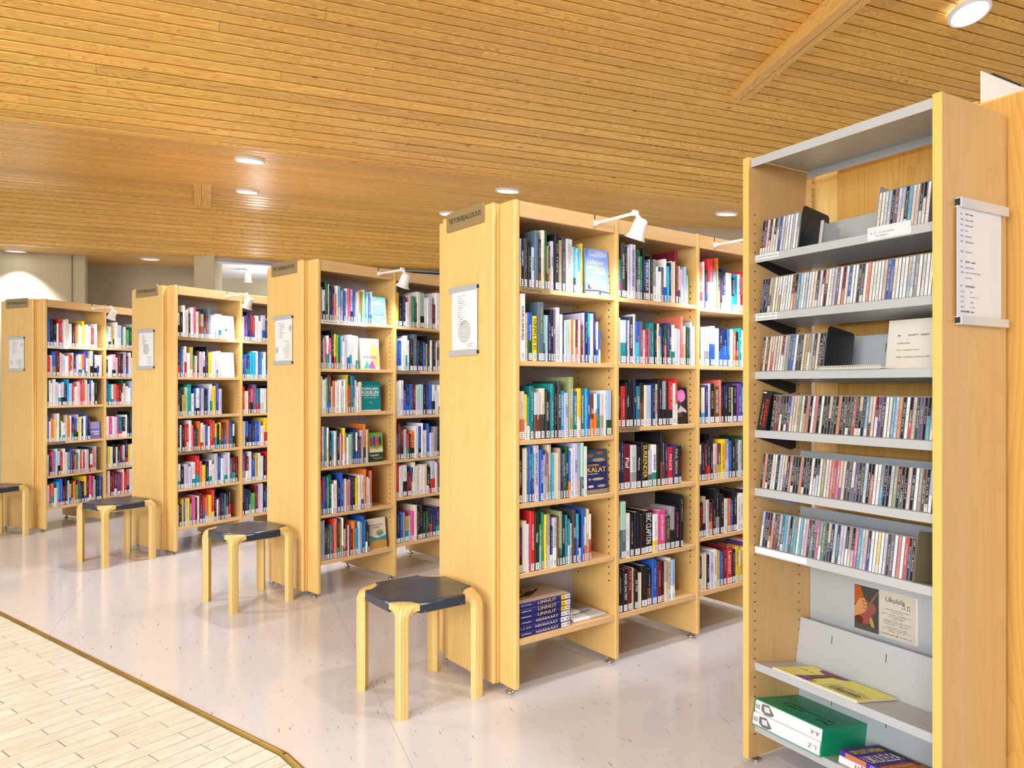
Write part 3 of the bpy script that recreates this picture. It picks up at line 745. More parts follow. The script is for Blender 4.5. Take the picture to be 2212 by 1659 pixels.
def shelf_books(k, bay, j, spec, end=1.0, depth0=.012):
    """spec: 'w,h,colours,textcolour,title' per book; w relative, h in cm; '<' in title = reads upwards, '!' = large, '|' = pages outwards"""
    mwc = CASE[k][1]; z = SH[k][bay][j]; r = random.Random(bay*100+j*7+ord(k))
    items = [s.strip().split(',') for s in spec.strip().split(';') if s.strip()]
    tot = sum(float(i[0]) for i in items); usable = (BAY-PT-.004)*end; kx = usable/tot
    x = bay*BAY+.003; cnt = len(items)
    for n, it in enumerate(items):
        w = float(it[0])*kx; h = min(float(it[1])/100, ([2.052]+SH[k][bay])[j]-z-.027); cs = it[2]; tc = it[3] if len(it) > 3 and it[3] else 'w'; ti = it[4] if len(it) > 4 else ''
        cu = jit(pal(cs[0]), r); cl = jit(pal(cs[1]), r) if len(cs) > 1 else cu; sp = r.uniform(.3, .55) if len(cs) > 1 else .5
        rev = '|' in ti; up = '<' in ti; full = '!' in ti; ti = ti.strip('|<!')
        d = min(.235, max(.12, h*.70*r.uniform(.92, 1.05)))
        hd = 'tall ' if h > .235 else ('low ' if h < .18 else '')
        cname = CN[cs[0]]+(' and '+CN[cs[1]] if len(cs) > 1 and cs[1] != cs[0] else '')
        label = f"{hd}{cname} book, {nth(n)} from left, {SHN[j]} shelf, {BAYN[bay]} bay, nearest bookcase"
        yo = depth0+r.uniform(-.003, .004) if h < .25 else depth0-.004
        if bay == 2 and n >= 10:      # hidden behind the disc rack in the photo
            T = mwc @ T3(x, yo, z+.0003); book_shape(far, far, None, w-.0006, h, d, cu, cl, sp, T); sticker(far, w-.0006, T, rnd=r); spine_text(far, w, h, '~', pal(tc), T, rnd=r); x += w; continue
        tilt = 0
        one_book(mwc @ T3(x, yo, z+.0003), w-.0006, h, d, cu, cl, sp, ti, pal(tc), r, label, 'books standing on the nearest bookcase', rev, up, full, tilt)
        x += w; NBOOK[0] += 1

B1 = [
 "50,20.4,lm,K;60,21,k,w,MAAN LINNUT;85,21,K,h;68,17.5,k,w;75,17.5,lL,n,KANSSANI;80,25,z,P,!;66,21.5,nB,w;70,25.5,xm,M;52,25.5,G,w;50,19,fB,k;52,19,kY,y;75,21.5,L,b,VALAAT;95,25,k,w;90,22.5,M,w;88,24,K,h;148,23.5,h,g,LINTUMAAILMA;42,20.5,xy,G;58,20.5,cn,w;56,20,l,n;50,20,cl,w;56,22.5,Y,k",
 "120,28.6,w,k,SUURI ELÄINKIRJA!;60,20.6,m,B;92,20.8,bG,w,Syvyys kutsuu;100,19.5,y,k,TII TII TIAINEN<!;120,25.7,z,y;44,20.2,qG,w;50,20.2,l,n;52,20.3,n,w;58,23,k,w,LUOTAIN;56,23,u,w,ILVES;92,24,h,g;52,21,w,h;24,18.6,n,w;60,18.6,w,k;50,18.6,ql,g;50,19,x,o;48,19.2,os,w;46,19,x,g;52,19.2,Rs,w;62,19,w,g;54,17,BR,w;48,22.6,L,w;62,23.5,n,w;50,22.6,cb,w;76,22.4,wx,c;70,23.5,i,w;58,19,wb,b;34,15,bw,w",
 "62,20.8,xs,B;28,19.4,yx,o;26,18.4,TW,b;42,23,t,w;66,20.2,hB,w;46,22,xK,k;36,20.5,d,w,UUSI LUONTO;24,19,i,y;38,24,T,w;30,23,k,w;38,25.2,K,w,KATOAVA TALVI;42,20.8,c,w,SUOMEN LINTUOPAS;46,20,L,b,LINNUT;48,27,f,w,SUOMEN LINNUT;44,20.5,bt,w,KOTIPIHAN LINNUT;46,22,yx,K;48,21.3,z,w,METSÄKANALINNUT;30,21.8,c,w;34,21,b,w,LINNUT;38,19.4,Bo,w,1000;36,19.4,wo,k,1000;38,19.4,cT,k,1000;42,19.4,aM,w,1000;30,21,w,b;62,21,lG,w",
 "50,24,k,w;42,23.4,W,,|;28,24,t,w;36,24,b,w;34,21,Ti,w;64,25,L,n,KIEHTOVAT ELÄIMET;46,22.4,b,w,HAUKIEN SUOMI;20,20,w,k;40,21,ug,w;44,25,mM,w;26,20,c,w;50,20.5,W,,|;40,22.5,M,w;28,22,n,w;40,20,zK,w;36,23,G,w,METSÄKANA;26,21,bo,w;40,22,w,g;54,25,L,b,KUIKKA;44,24.5,lm,y,Kylän linnut;42,24.5,qz,w;46,22.5,w,L",
 "46,19.2,vk,P;44,22,x,,|;36,20.5,L,n;56,25.8,r,w,POHJOLAN LINNUT;58,25,d,w,Ötökät;38,19.5,jq,w;30,24.5,e,w;30,23.5,y,G;42,23.5,gL,w;36,18,nw,w;56,21.5,hw,n;22,22,B,w;40,24,fG,w;42,22.5,n,w,SISÄVESIKALAT;34,22,T,w;28,20,tL,w;30,18,wL,g;46,24,K,w,KARHU;36,22,cb,w;38,21,kw,R,MATELIJAT;34,24,b,w;38,20,wo,k;26,23.5,mM,w;30,21,wr,r",
]
B1end = [.655, .85, .975, .70, .745]
B2 = [
 "60,18,TP,w;84,26,K,w,LINNUT ÄÄNESSÄ;60,24.5,k,h;48,24.5,h,g;104,26,L,n,MAAILMAN ELÄIMET ÄÄNESSÄ;26,20,n,w;74,24,Gg,w,PERHOSTEN LUMO;50,21,eT,w;44,25,k,h;86,19.5,bi,w,PIHAN ALLA!;24,20,m,k;50,22,k,w;32,20.5,z,w;62,20.5,gw,w;44,17,w,h;60,14.8,w,g;68,17.3,z,h;60,21.5,wb,g;50,18,c,w;40,20,n,w;84,21,W,,|;60,26.5,R,w;36,18,z,w;48,19,xK,o;76,17.5,L,P;52,19,la,b;28,14.8,q,w",
 "75,21.5,l,w;130,20.5,wT,k;34,20.8,bi,w;48,20.5,L,n;90,22.5,K,w,SUDEN MAILLA;62,23.8,h,g;72,20.5,bc,y;90,20.5,u,w;70,16.5,a,R;60,16.3,r,w;60,18,u,w;98,20,T,w;62,20,k,w;56,20,x,k;22,14,m,k;64,18.5,bc,r;40,19,k,w;62,19.5,Gs,w;80,20.8,i,w;62,20,Kj,w,KARHU;80,20,wt,w;76,18.5,h,w;52,18,L,w;86,24.5,s,w;90,19.8,aM,B;40,19.5,G,w;60,19,K,w;70,22,l,w;60,20,w,,|",
 "42,19.5,k,m;48,19.5,r,w;46,21,k,w,7 VELJESTÄ;46,22.5,k,R;34,22.5,n,y,AUF;46,19.5,t,w,AINOLA;46,21,kB,o;36,20,x,w;60,20,l,g;42,21,n,w;34,20.5,h,r,ANGUS YOUNG!;56,23,k,w;48,22,gk,w;30,22,k,r;50,22,rk,w;46,21,W,k;34,23.5,rw,w",
 "28,24,k,w,PAUL McCARTNEY;48,23,n,w;74,21.8,R,w,Piaf!;68,21,hg,g,QUEEN;58,20,k,w,Madetoja;80,22,k,y,SURRENDER!;58,18,Lz,w;54,20.5,we,k,EMINEM;46,20.5,k,r;50,26,kB,w;46,20.5,v,w;68,18.8,r,w,POLICE;66,19.5,i,y,PAUL SIMON;42,19,k,r",
 "26,20,W,k,CASH;50,27,qz,w;48,21,w,k;42,20,k,w;60,21,k,b;46,19.5,k,r;88,21,k,w,ERIC CLAPTON!;52,18.5,wy,k;84,20,P,w,JOHN LENNON;52,17,K,Y,ELVIS PRESLEY;48,21,gk,w;54,20,k,P,JOHN LENNON;36,26.5,k,w",
 "52,19.5,k,w;48,20,k,w,ROGER DALTREY;44,20,R,w;24,20,m,B;38,19,k,w,ZZ TOP;32,17,x,,|;66,20,k,r;52,18,kB,w;52,22,b,w;50,20,R,w;34,20,k,P;44,20,Mm,B;34,21,w,k,WE ARE COMING TO LETS GO;44,20,lw,n",
]
B2end = [.90, .995, .77, .81, .83, .73]
B3 = [
 "65,21,sr,k,AC/DC;24,24,w,k;40,20,kn,P;66,26,rw,w;56,21,zl,w;18,27,o,w;38,20,nL,w;34,20,k,P;46,22,nw,w;84,20,w,h;36,18,kc,w;54,20,c,n;40,20,w,k;44,22,r,w;40,20,L,n;50,21,w,g;42,20,b,w;48,19,x,r;40,21,w,k;46,20,n,w",
 "22,26,k,w;60,20,x,m;72,20,hg,k;66,21,Lb,n;62,20,w,h;54,19,nb,w;62,20,nb,w;40,20,b,w;44,20,w,r;42,19,so,w,SUPERDONNO;40,19,kr,w;40,21,T,w;50,20,w,k;44,19,L,n;50,20,x,o;40,21,r,w;52,20,w,b;50,20,g,w",
 "38,20,k,w;42,19,xc,w;44,20,i,w;30,21,L,b;58,21,k,Y,HECTOR;60,19.5,B,w,FAITH NO MORE;30,23,s,w;34,19,k,P;40,20,nk,w;64,21,k,Y,ROSO SHOW;16,19,w,k;56,20,k,m,ELÄMÄ;62,21,p,w;36,19,cb,w;50,22,i,w;44,20,R,w;50,21,k,w;50,20,g,w;42,20,w,k",
 "34,19,wp,k;48,20,k,m;36,19,R,w;44,21,kr,w;40,24,k,w;48,19,aM,k;54,19,BY,w,CASH;56,21,y,r,SCREAM FOR ME;56,21,gL,w,TUNTUSTAN;38,20,b,y;50,21,k,w;40,20,K,w;52,20,h,k;46,22,G,w;48,20,w,b;44,19,r,w;40,20,k,w;52,21,o,k;44,20,w,g",
 "52,18,k,r,BILLY IDOL;36,21,Mk,w;34,19,h,k;40,17,Rs,w;36,19,k,y;54,24,kg,w;48,21,k,w;42,18,W,k;44,18,s,w;28,17,b,w;54,22,k,w;36,19,w,r,RATOM;40,20,w,k;46,21,k,r;40,20,n,w;44,19,g,w;40,20,k,y;46,21,w,k",
 "48,18,kw,w;56,19,x,,|;36,18,k,w;48,19,L,r,HIPPI;50,20,w,k,ELTON JOHN;42,19,Y,w;40,18,b,w;44,21,R,w;74,20,r,w,Lennon!;48,18,k,w;46,19,y,k;44,17,mY,R;48,18,y,R;30,20,pR,w;44,19,k,w;40,20,w,n;46,21,o,w;46,19,k,w",
]
for j, s in enumerate(B1): shelf_books('D', 0, j, s, B1end[j])
for j, s in enumerate(B2): shelf_books('D', 1, j, s, B2end[j])
for j, s in enumerate(B3): shelf_books('D', 2, j, s, .96)

# lying books on the bottom left shelf of the nearest bookcase: spines along the shelf edge
mwD = CASE['D'][1]; zb = SH['D'][0][5]
for i, (ti, n_) in enumerate([('NISÄKKÄÄT', '1'), ('NISÄKKÄÄT', '2'), ('NISÄKKÄÄT', '3'), ('LINNUT', '2'), ('LINNUT', '3'), ('LINNUT', '1')]):
    r = random.Random(i); t = .0243; L = .292; x0 = .004+r.uniform(0, .004); y0 = .016+r.uniform(-.003, .003)
    mw = mwD @ T3(x0, y0, zb+.0005+i*(t+.0004))
    lab = {0: 'lowest', 5: 'topmost'}.get(i, nth(i)+' from below')
    root = empty('book', mw, f"dark blue {'bird' if ti == 'LINNUT' else 'mammal'} volume {n_} lying {lab} in the stack on the bottom shelf", 'book', 'stacked blue volumes on the bottom shelf')
    T = Matrix(((0, 0, 1, 0), (0, 1, 0, 0), (-1, 0, 0, t), (0, 0, 0, 1)))   # book standing -> lying, spine towards the aisle
    c = jit(rgb(46, 44, 110), r); cov = MB(); pg = MB(); book_shape(cov, pg, None, t, L, .212, c, c, .5, T)
    cov.build('cover', M['book'], root, mw); pg.build('page_block', M['pages'], root, mw, cols=False)
    mb = MB(); lc = rgb(236, 206, 90) if ti == 'LINNUT' else rgb(232, 226, 214)
    text(mb, ti, (.155, -.0004, t/2), (1, 0, 0), (0, 0, 1), .15, .0135, lc, maxasp=1.5)
    dashes(mb, (.04, -.0004, t/2), (1, 0, 0), (0, 0, 1), .055, .0045, (.8, .8, .8), rnd=r)
    mb.build('spine_title', M['print'], root, mw)
    mb = MB(); mb.quad((.262, -.0004, .002), (.288, -.0004, .002), (.288, -.0004, t-.002), (.262, -.0004, t-.002), (.82, .82, .84))
    mb.quad((.236, -.0004, .002), (.262, -.0004, .002), (.262, -.0004, t-.002), (.236, -.0004, t-.002), rgb(240, 205, 40) if ti == 'LINNUT' else (.85, .84, .82))
    text(mb, n_, (.249, -.0006, t/2), (0, 0, -1), (1, 0, 0), .01, .011, (.02, .02, .02), bold=.0008)
    for q in range(3): mb.quad((.268+q*.006, -.0006, .007), (.271+q*.006, -.0006, .007), (.271+q*.006, -.0006, t-.007), (.268+q*.006, -.0006, t-.007), (.1, .1, .12))
    mb.build('call_number_label', M['sticker'], root, mw)
    if i == 5:
        mb = MB(); mb.quad((.003, .003, t+.0003), (L-.003, .003, t+.0003), (L-.003, .21, t+.0003), (.003, .21, t+.0003), rgb(206, 186, 166))
        br = rgb(92, 66, 46); z = t+.0006
        def blob(cx, cy, rx, ry, a, col=br):
            P = [(cx+rx*math.cos(w)*math.cos(a)-ry*math.sin(w)*math.sin(a), cy+rx*math.cos(w)*math.sin(a)+ry*math.sin(w)*math.cos(a), z) for w in [R(20*i_) for i_ in range(18)]]
            mb.poly(P, [tuple(range(18))], col)
        blob(.13, .10, .052, .02, .5); z += .0002; blob(.07, .085, .022, .013, .2); blob(.19, .125, .035, .006, .7, rgb(60, 44, 32)); blob(.12, .15, .04, .008, 1.1, rgb(130, 100, 76))
        mb.build('cover_picture', M['print'], root, mw)
for i, (x0, y0, L, wd, t, cc, lb, rot) in enumerate([(.33, .03, .20, .235, .014, 'h', 'silver grey book lying flat, lower of two beside the blue stack', .0), (.345, .085, .155, .19, .012, 'g', 'smaller grey book lying on the silver one beside the blue stack', .1)]):
    mw = mwD @ T3(x0, y0, zb+.0005+(.0145 if i else 0)) @ Matrix.Rotation(rot, 4, 'Z')
    root = empty('book', mw, lb, 'book', 'flat books beside the blue stack')
    T = Matrix(((0, 0, 1, 0), (0, 1, 0, 0), (-1, 0, 0, t), (0, 0, 0, 1))); cov = MB(); pg = MB()
    book_shape(cov, pg, None, t, L, wd*.8, pal(cc), pal('w'), .5, T); cov.build('cover', M['book'], root, mw); pg.build('page_block', M['pages'], root, mw, cols=False)
    mb = MB(); dashes(mb, (L*.5, .06, t+.0004), (1, 0, 0), (0, 1, 0), L*.5, .008, (.12, .12, .13)); mb.quad((L*.2, .09, t+.0003), (L*.8, .09, t+.0003), (L*.8, .16, t+.0003), (L*.2, .16, t+.0003), (.5, .5, .52)); mb.build('cover_print', M['print'], root, mw)
# small black bookend standing behind them
mw = mwD @ T3(.47, .26, zb+.0004); mb = MB(); mb.box(0, .03, -.001, .001, 0, .05); mb.box(0, .03, -.05, .001, 0, .0012)
o = mb.build('bookend', M['dark_metal'], mw=mw, cols=False, bevel=.0008); tag(o, 'little black bookend at the back of the bottom left shelf', 'bookend')

# face-out books
def face_out(k, bay, j, x0, w, h, draw, cc, label, lean=.10, yo=.02, t=.02):
    mw = CASE[k][1] @ T3(bay*BAY+x0, yo, SH[k][bay][j]+.0006) @ Matrix.Rotation(-lean, 4, 'X')
    root = empty('book', mw, label, 'book', 'books displayed cover outwards')
    # spine on the left (x=0); cover faces -y
    T = Matrix(((0, 1, 0, 0), (-1, 0, 0, t), (0, 0, 1, 0), (0, 0, 0, 1)))
    cov = MB(); pg = MB(); book_shape(cov, pg, None, t, h, w, pal(cc), pal(cc), .5, T)
    cov.build('cover', M['book'], root, mw); pg.build('page_block', M['pages'], root, mw, cols=False)
    mb = MB(); lay = [0]
    def q(a, b, c, d, col):
        lay[0] += 1; y = -.0003-.00012*lay[0]
        mb.quad((a*w, y, c*h), (b*w, y, c*h), (b*w, y, d*h), (a*w, y, d*h), rgb(*col) if max(col) > 1 else col)
    def pl(pts, col):
        lay[0] += 1; y = -.0003-.00012*lay[0]; mb.poly([(a*w, y, b*h) for a, b in pts], [tuple(range(len(pts)))], rgb(*col))
    def el(cx, cy, rx, ry, col): pl([(cx+rx*math.cos(R(15*i)), cy+ry*math.sin(R(15*i))) for i in range(24)], col)
    def tt(s, cx, cy, L, H, col, bold=0):
        lay[0] += 1; text(mb, s, (cx*w, -.0003-.00012*lay[0], cy*h), (1, 0, 0), (0, 0, 1), L*w, H*h, rgb(*col), bold=bold, maxasp=1.4)
    draw(q, pl, el, tt)
    mb.build('cover_print', M['print'], root, mw)
def d_lokki(q, pl, el, tt):
    q(.01, .99, .005, .995, (122, 154, 228)); q(.01, .99, .005, .35, (134, 178, 234)); el(.55, .9, .4, .07, (176, 186, 228)); el(.6, .5, .28, .05, (190, 206, 240)); el(.3, .93, .2, .04, (150, 160, 214))
    tt('Lokkien', .45, .72, .72, .085, (240, 190, 70), .0006); tt('maailma', .45, .60, .80, .085, (240, 190, 70), .0006)
    tt('kuvat ja teksti', .5, .40, .4, .03, (230, 236, 250)); pl([(.0, .10), (.5, .115), (1, .08), (1, .055), (.5, .085), (0, .07)], (92, 76, 70)); q(.55, .63, .0, .1, (92, 76, 70))
    for cx, b in ((.16, (70, 72, 92)), (.72, (196, 190, 186))):
        el(cx, .17, .085, .055, b); el(cx+.05, .2, .05, .045, (244, 244, 246)); el(cx+.06, .255, .035, .028, (250, 250, 250)); q(cx-.01, cx+.0, .1, .14, (210, 160, 90))
class _D: v = []; f = []; c = []; m = []
mb_dummy = MB()
def d_kalat(q, pl, el, tt):
    q(.01, .99, .005, .995, (44, 48, 110)); q(.01, .99, .72, .995, (60, 86, 112)); q(.01, .99, .005, .1, (150, 140, 120))
    el(.68, .92, .15, .035, (208, 84, 50)); el(.22, .86, .16, .035, (140, 110, 90)); el(.62, .76, .3, .04, (176, 156, 120)); el(.55, .33, .28, .03, (196, 178, 130)); pl([(.25, .33), (.12, .37), (.12, .29)], (196, 178, 130))
    el(.2, .17, .14, .03, (210, 210, 214)); el(.7, .17, .2, .03, (176, 160, 150)); tt('SUOMEN', .35, .645, .5, .045, (246, 196, 40), .0006); tt('KALAT', .5, .545, .86, .105, (248, 210, 30), .001); tt('TAKAKANSIOPAS', .3, .45, .5, .03, (240, 240, 240))
face_out('D', 0, 0, .405, .148, .214, d_lokki, 'l', 'light blue face-out book about gulls at the end of the top shelf', .06, .03)
face_out('D', 0, 3, .408, .135, .205, d_kalat, 'n', 'dark blue face-out fish book at the end of the fourth shelf', .06, .03)
face_out('D', 1, 2, .447, .105, .188, lambda q, pl, el, tt: (q(.01, .99, .005, .995, (44, 38, 42)), q(.0, .6, .2, .7, (74, 66, 72)), el(.55, .77, .33, .17, (222, 130, 206)), pl([(.2, .33), (.5, .5), (.9, .38), (.95, .3), (.6, .34), (.4, .3)], (200, 192, 194))), "k", 'dark face-out book with a pink circle on its cover', .05, .05)
face_out('C', 0, 0, .40, .125, .185, lambda q, pl, el, tt: (q(.01, .99, .005, .995, (150, 214, 206)), pl([(.05, .3), (.5, .1), (.95, .3), (.95, .27), (.5, .06), (.05, .26)], (60, 150, 146)), pl([(.05, .8), (.5, .98), (.95, .8), (.95, .78), (.5, .95), (.05, .77)], (90, 176, 170)), q(.13, .87, .53, .67, (36, 140, 140)), q(.17, .83, .33, .47, (36, 140, 140)), tt('VAPAUS', .5, .6, .7, .09, (255, 255, 255), .0008), tt('ja', .5, .5, .15, .05, (36, 140, 140)), tt('RAJAT', .5, .4, .62, .09, (255, 255, 255), .0008)), 'q', 'mint face-out book lettered VAPAUS ja RAJAT on the second nearest bookcase', .08, .03)
face_out('C', 0, 1, .315, .155, .205, lambda q, pl, el, tt: (q(.01, .99, .005, .995, (250, 240, 226)), pl([(.6, .9), (.98, .7), (.98, .1), (.7, .1), (.5, .5)], (250, 206, 130)), pl([(.35, .02), (.6, .3), (.8, .02)], (190, 110, 200)), pl([(.15, .02), (.35, .3), (.5, .02)], (110, 200, 180)), tt('YHDESSÄ', .5, .4, .7, .1, (150, 60, 160), .0006)), 'w', 'white and orange face-out book lettered YHDESSÄ', .08, .03)
face_out('C', 0, 2, .315, .165, .2, lambda q, pl, el, tt: (q(.01, .99, .06, .995, (20, 130, 134)), q(.01, .99, .005, .06, (226, 206, 196)), tt('SUOMALAISEN', .5, .76, .8, .07, (240, 244, 244), .0006), tt('KOULUN', .5, .64, .8, .11, (244, 244, 240), .001), tt('MENESTYSTARINA', .5, .54, .8, .05, (240, 244, 244), .0005), tt('ja mitä muut siitä oppivat', .5, .46, .6, .03, (236, 236, 230)), tt('kirja', .5, .3, .25, .05, (236, 220, 190))), 'T', 'teal face-out book about Finnish schools on the third shelf', .08, .03)
face_out('C', 0, 3, .385, .115, .195, lambda q, pl, el, tt: (q(.01, .99, .005, .32, (50, 76, 56)), q(.01, .99, .32, .44, (226, 222, 206)), q(.01, .99, .44, .995, (120, 168, 90)), pl([(.02, .52), (.5, .44), (.98, .52), (.98, .46), (.5, .38), (.02, .46)], (232, 196, 60)), el(.2, .68, .1, .17, (200, 60, 56)), el(.4, .7, .1, .19, (50, 86, 170)), el(.6, .68, .1, .17, (210, 80, 60)), el(.8, .7, .1, .17, (70, 60, 80)), tt('Lapsen', .36, .22, .6, .09, (244, 244, 240), .0008), tt('saatavilla', .6, .13, .6, .06, (226, 160, 60), .0004)), 'G', 'face-out book with children playing, lettered Lapsen saatavilla', .08, .03)
face_out('C', 0, 5, .375, .155, .205, lambda q, pl, el, tt: (q(.01, .99, .005, .995, (236, 226, 212)), pl([(.0, .02), (1, .02), (1, .26), (.5, .3), (.0, .22)], (200, 152, 80)), pl([(.0, .22), (.5, .3), (1, .26), (1, .42), (.5, .36), (.3, .42), (0, .48)], (70, 150, 160)), el(.67, .52, .22, .11, (196, 178, 130)), el(.67, .5, .15, .07, (80, 164, 176)), el(.12, .34, .12, .06, (140, 170, 90)), tt('OHJAUSTYÖN', .5, .78, .8, .06, (70, 66, 60), .0003), tt('OPAS', .5, .70, .35, .055, (70, 66, 60), .0003)), 'x', 'cream face-out guide book on the bottom shelf of the second nearest bookcase', .12, .03)
face_out('B', 0, 0, .40, .13, .2, lambda q, pl, el, tt: (q(.01, .99, .005, .995, (250, 250, 250)), el(.4, .4, .06, .07, (40, 40, 50)), q(.0, .12, .0, 1, (240, 150, 60))), 'w', 'bright white face-out book on the top shelf of the third nearest bookcase', .08, .03)
face_out('B', 0, 1, .40, .13, .21, lambda q, pl, el, tt: (q(.01, .99, .005, .995, (252, 252, 252)), q(.3, .7, .5, .53, (226, 226, 230))), 'w', 'plain white face-out book on the second shelf of the third nearest bookcase', .08, .03)
face_out('A', 0, 3, .43, .115, .165, lambda q, pl, el, tt: (q(.01, .99, .005, .995, (118, 110, 176)), q(.01, .99, .6, .995, (160, 140, 196)), tt('VAPAAKSI', .5, .42, .8, .09, (250, 250, 252), .0008), tt('TEEN', .62, .28, .5, .09, (250, 250, 252), .0008)), 'L', 'lilac face-out book on the fourth shelf of the farthest bookcase', .08, .03)

# the books of the three farther bookcases, too many and too small to pick apart one by one
FARSPEC = {
 'C': [["lwGwnnswcLbwPLbWwojwTwbl", "vLswPkyjKcwwLwwWww", "WwxeRmowwwwwYrtbwwxw", "rwtwkcwkwPylwqtnwkRLom", "rpRTGwwnbgwsxvkywwowxs", "lgdBtrskYwmRwRoclwbckk"],
       ["yknwaeGwqwwLRwlzwpwx", "bbwwwkznkbYkwkwKwwnb", "wwbnbRqlknbwwwkgwwKb", "bRRhrkowbwwbLgknwwhb", "rwwRbxWwxkkhwgRwWwxw", "nbgYLPxkkdGdnnvmwwkb"],
       ["wnbwGyRwkLwwcbwwmwoR", "kwbwrwLxwnywtwwkRwbw", "wbwwLrRkmwxwnwycbwww", "nkrwLbwwoYwwRwbgkwxw", "kwwbRxwLwnywwtwkbwww", "wnkwbRmwLwxwywcbwwwk"]],
 'B': [["WkwLxkwPmKMkRzwlww", "nbWwwYtmKLaLKkywhww", "nkYqTwbwbLkbwwybL", "nwkrrwPRGowxbwrsykyRBobiw", "wkLLwrsynwwhbwLwzRR", "wkYbmygPkwRroyrkwRnbzkk"],
       ["wpnRrwwLKwLwwbxkwaw", "bbiccwbcwwnLwwkbwww", "rxRPutbwwBkkmwwkbyw", "xbinbbLwyYwwbkwwrww", "pRwbYwwkrviipbwwkrw", "knGjRLwkbwwmkRwwxrw"],
       ["wkbwLRwxwnywtwkbwww", "wbnwLkwRxwywwtbkwww", "wwbLnkRwxwywtwbkwww", "wbwLnkwRxwywtwbkwww", "wbwLnkRwxwywwtbkwww", "wbwLnkRwxywwwtbkwww"]],
 'A': [["bkkwrLwxwkoxwywwwrw", "rwbRxLwsrwkLwyPbwmwkwwx", "kwwwLwLnclrwasPoxLbwwk", "bwoyLxGwwmowRbLywnwbk", "wkPcxlrwwgbRoTwrxrwLkwsl", "wrswcbRkLYkojpGkyRPrlqkb"],
       ["lwYwwLTwjGwwkbwwmww", "kwaLRkLLRwwkbwwxwww", "bTwsrRGxwwlkwbwwxww", "wPwLPtnwkkbwwxwmkww", "cywkxkRLkywlGwwbkww", "PwRRRprwrswGkbwwmww"],
       ["wkbwLRwxwnywtwkbwww", "wbnwLkwRxwywwtbkwww", "wwbLnkRwxwywtwbkwww", "wbwLnkwRxwywtwbkwww", "wbwLnkRwxwywwtbkwww", "wbwLnkRwxywwwtbkwww"]]}
FEND = {('C', 0, 0): .70, ('C', 0, 1): .50, ('C', 0, 2): .56, ('C', 0, 3): .65, ('C', 0, 4): .70, ('C', 0, 5): .66, ('B', 0, 0): .70, ('B', 0, 1): .68, ('B', 0, 2): .70, ('B', 0, 3): .92, ('B', 0, 4): .97, ('B', 0, 5): .86,
        ('A', 0, 0): .88, ('A', 0, 1): .97, ('A', 0, 2): .88, ('A', 0, 3): .76, ('A', 0, 4): .87, ('A', 0, 5): .97}
FT = {('C', 1, 1, 19): 'LINNAKESAARET', ('C', 0, 0, 3): 'AIVAN TAVALLINEN', ('C', 0, 0, 4): '', ('B', 0, 3, 17): 'K'}
for k, bays in FARSPEC.items():
    mwc = CASE[k][1]
    for bay, rows in enumerate(bays):
        for j, s in enumerate(rows):
            r = random.Random(ord(k)*31+bay*7+j); ws = [r.uniform(.55, 1.35) for _ in s]; end = FEND.get((k, bay, j), .97)
            kx = (BAY-PT-.004)*end/sum(ws); x = bay*BAY+.003; z = SH[k][bay][j]
            room = ([2.028]+SH[k][bay])[j]-z-.03
            for n, ch in enumerate(s):
                w = ws[n]*kx; h = min(room, r.choice([.17, .19, .2, .205, .21, .215, .22, .235, .25])*r.uniform(.97, 1.03))
                cu = jit(pal(ch), r, .12); cl = cu if r.random() < .7 else jit(pal(r.choice('wkbrLTmg')), r); sp = r.uniform(.25, .5)
                T = mwc @ T3(x, .012+r.uniform(-.003, .006), z+.0003)
                book_shape(far, far, None, w-.0006, h, min(.22, h*.7), cu, cl, sp, T); sticker(far, w-.0006, T, rnd=r)
                tc = (.85, .85, .85) if lum(cu) < .3 else jit(pal(r.choice('knbRk')), r); tc = tuple(.5*a+.5*b_ for a, b_ in zip(tc, cl))
                spine_text(far, w, h, FT.get((k, bay, j, n), '~'), tc, T, rnd=r)
                x += w
o = far.build('books', M['book'])
tag(o, 'rows of mixed library books filling the three farther birch bookcases', 'books', kind='stuff')
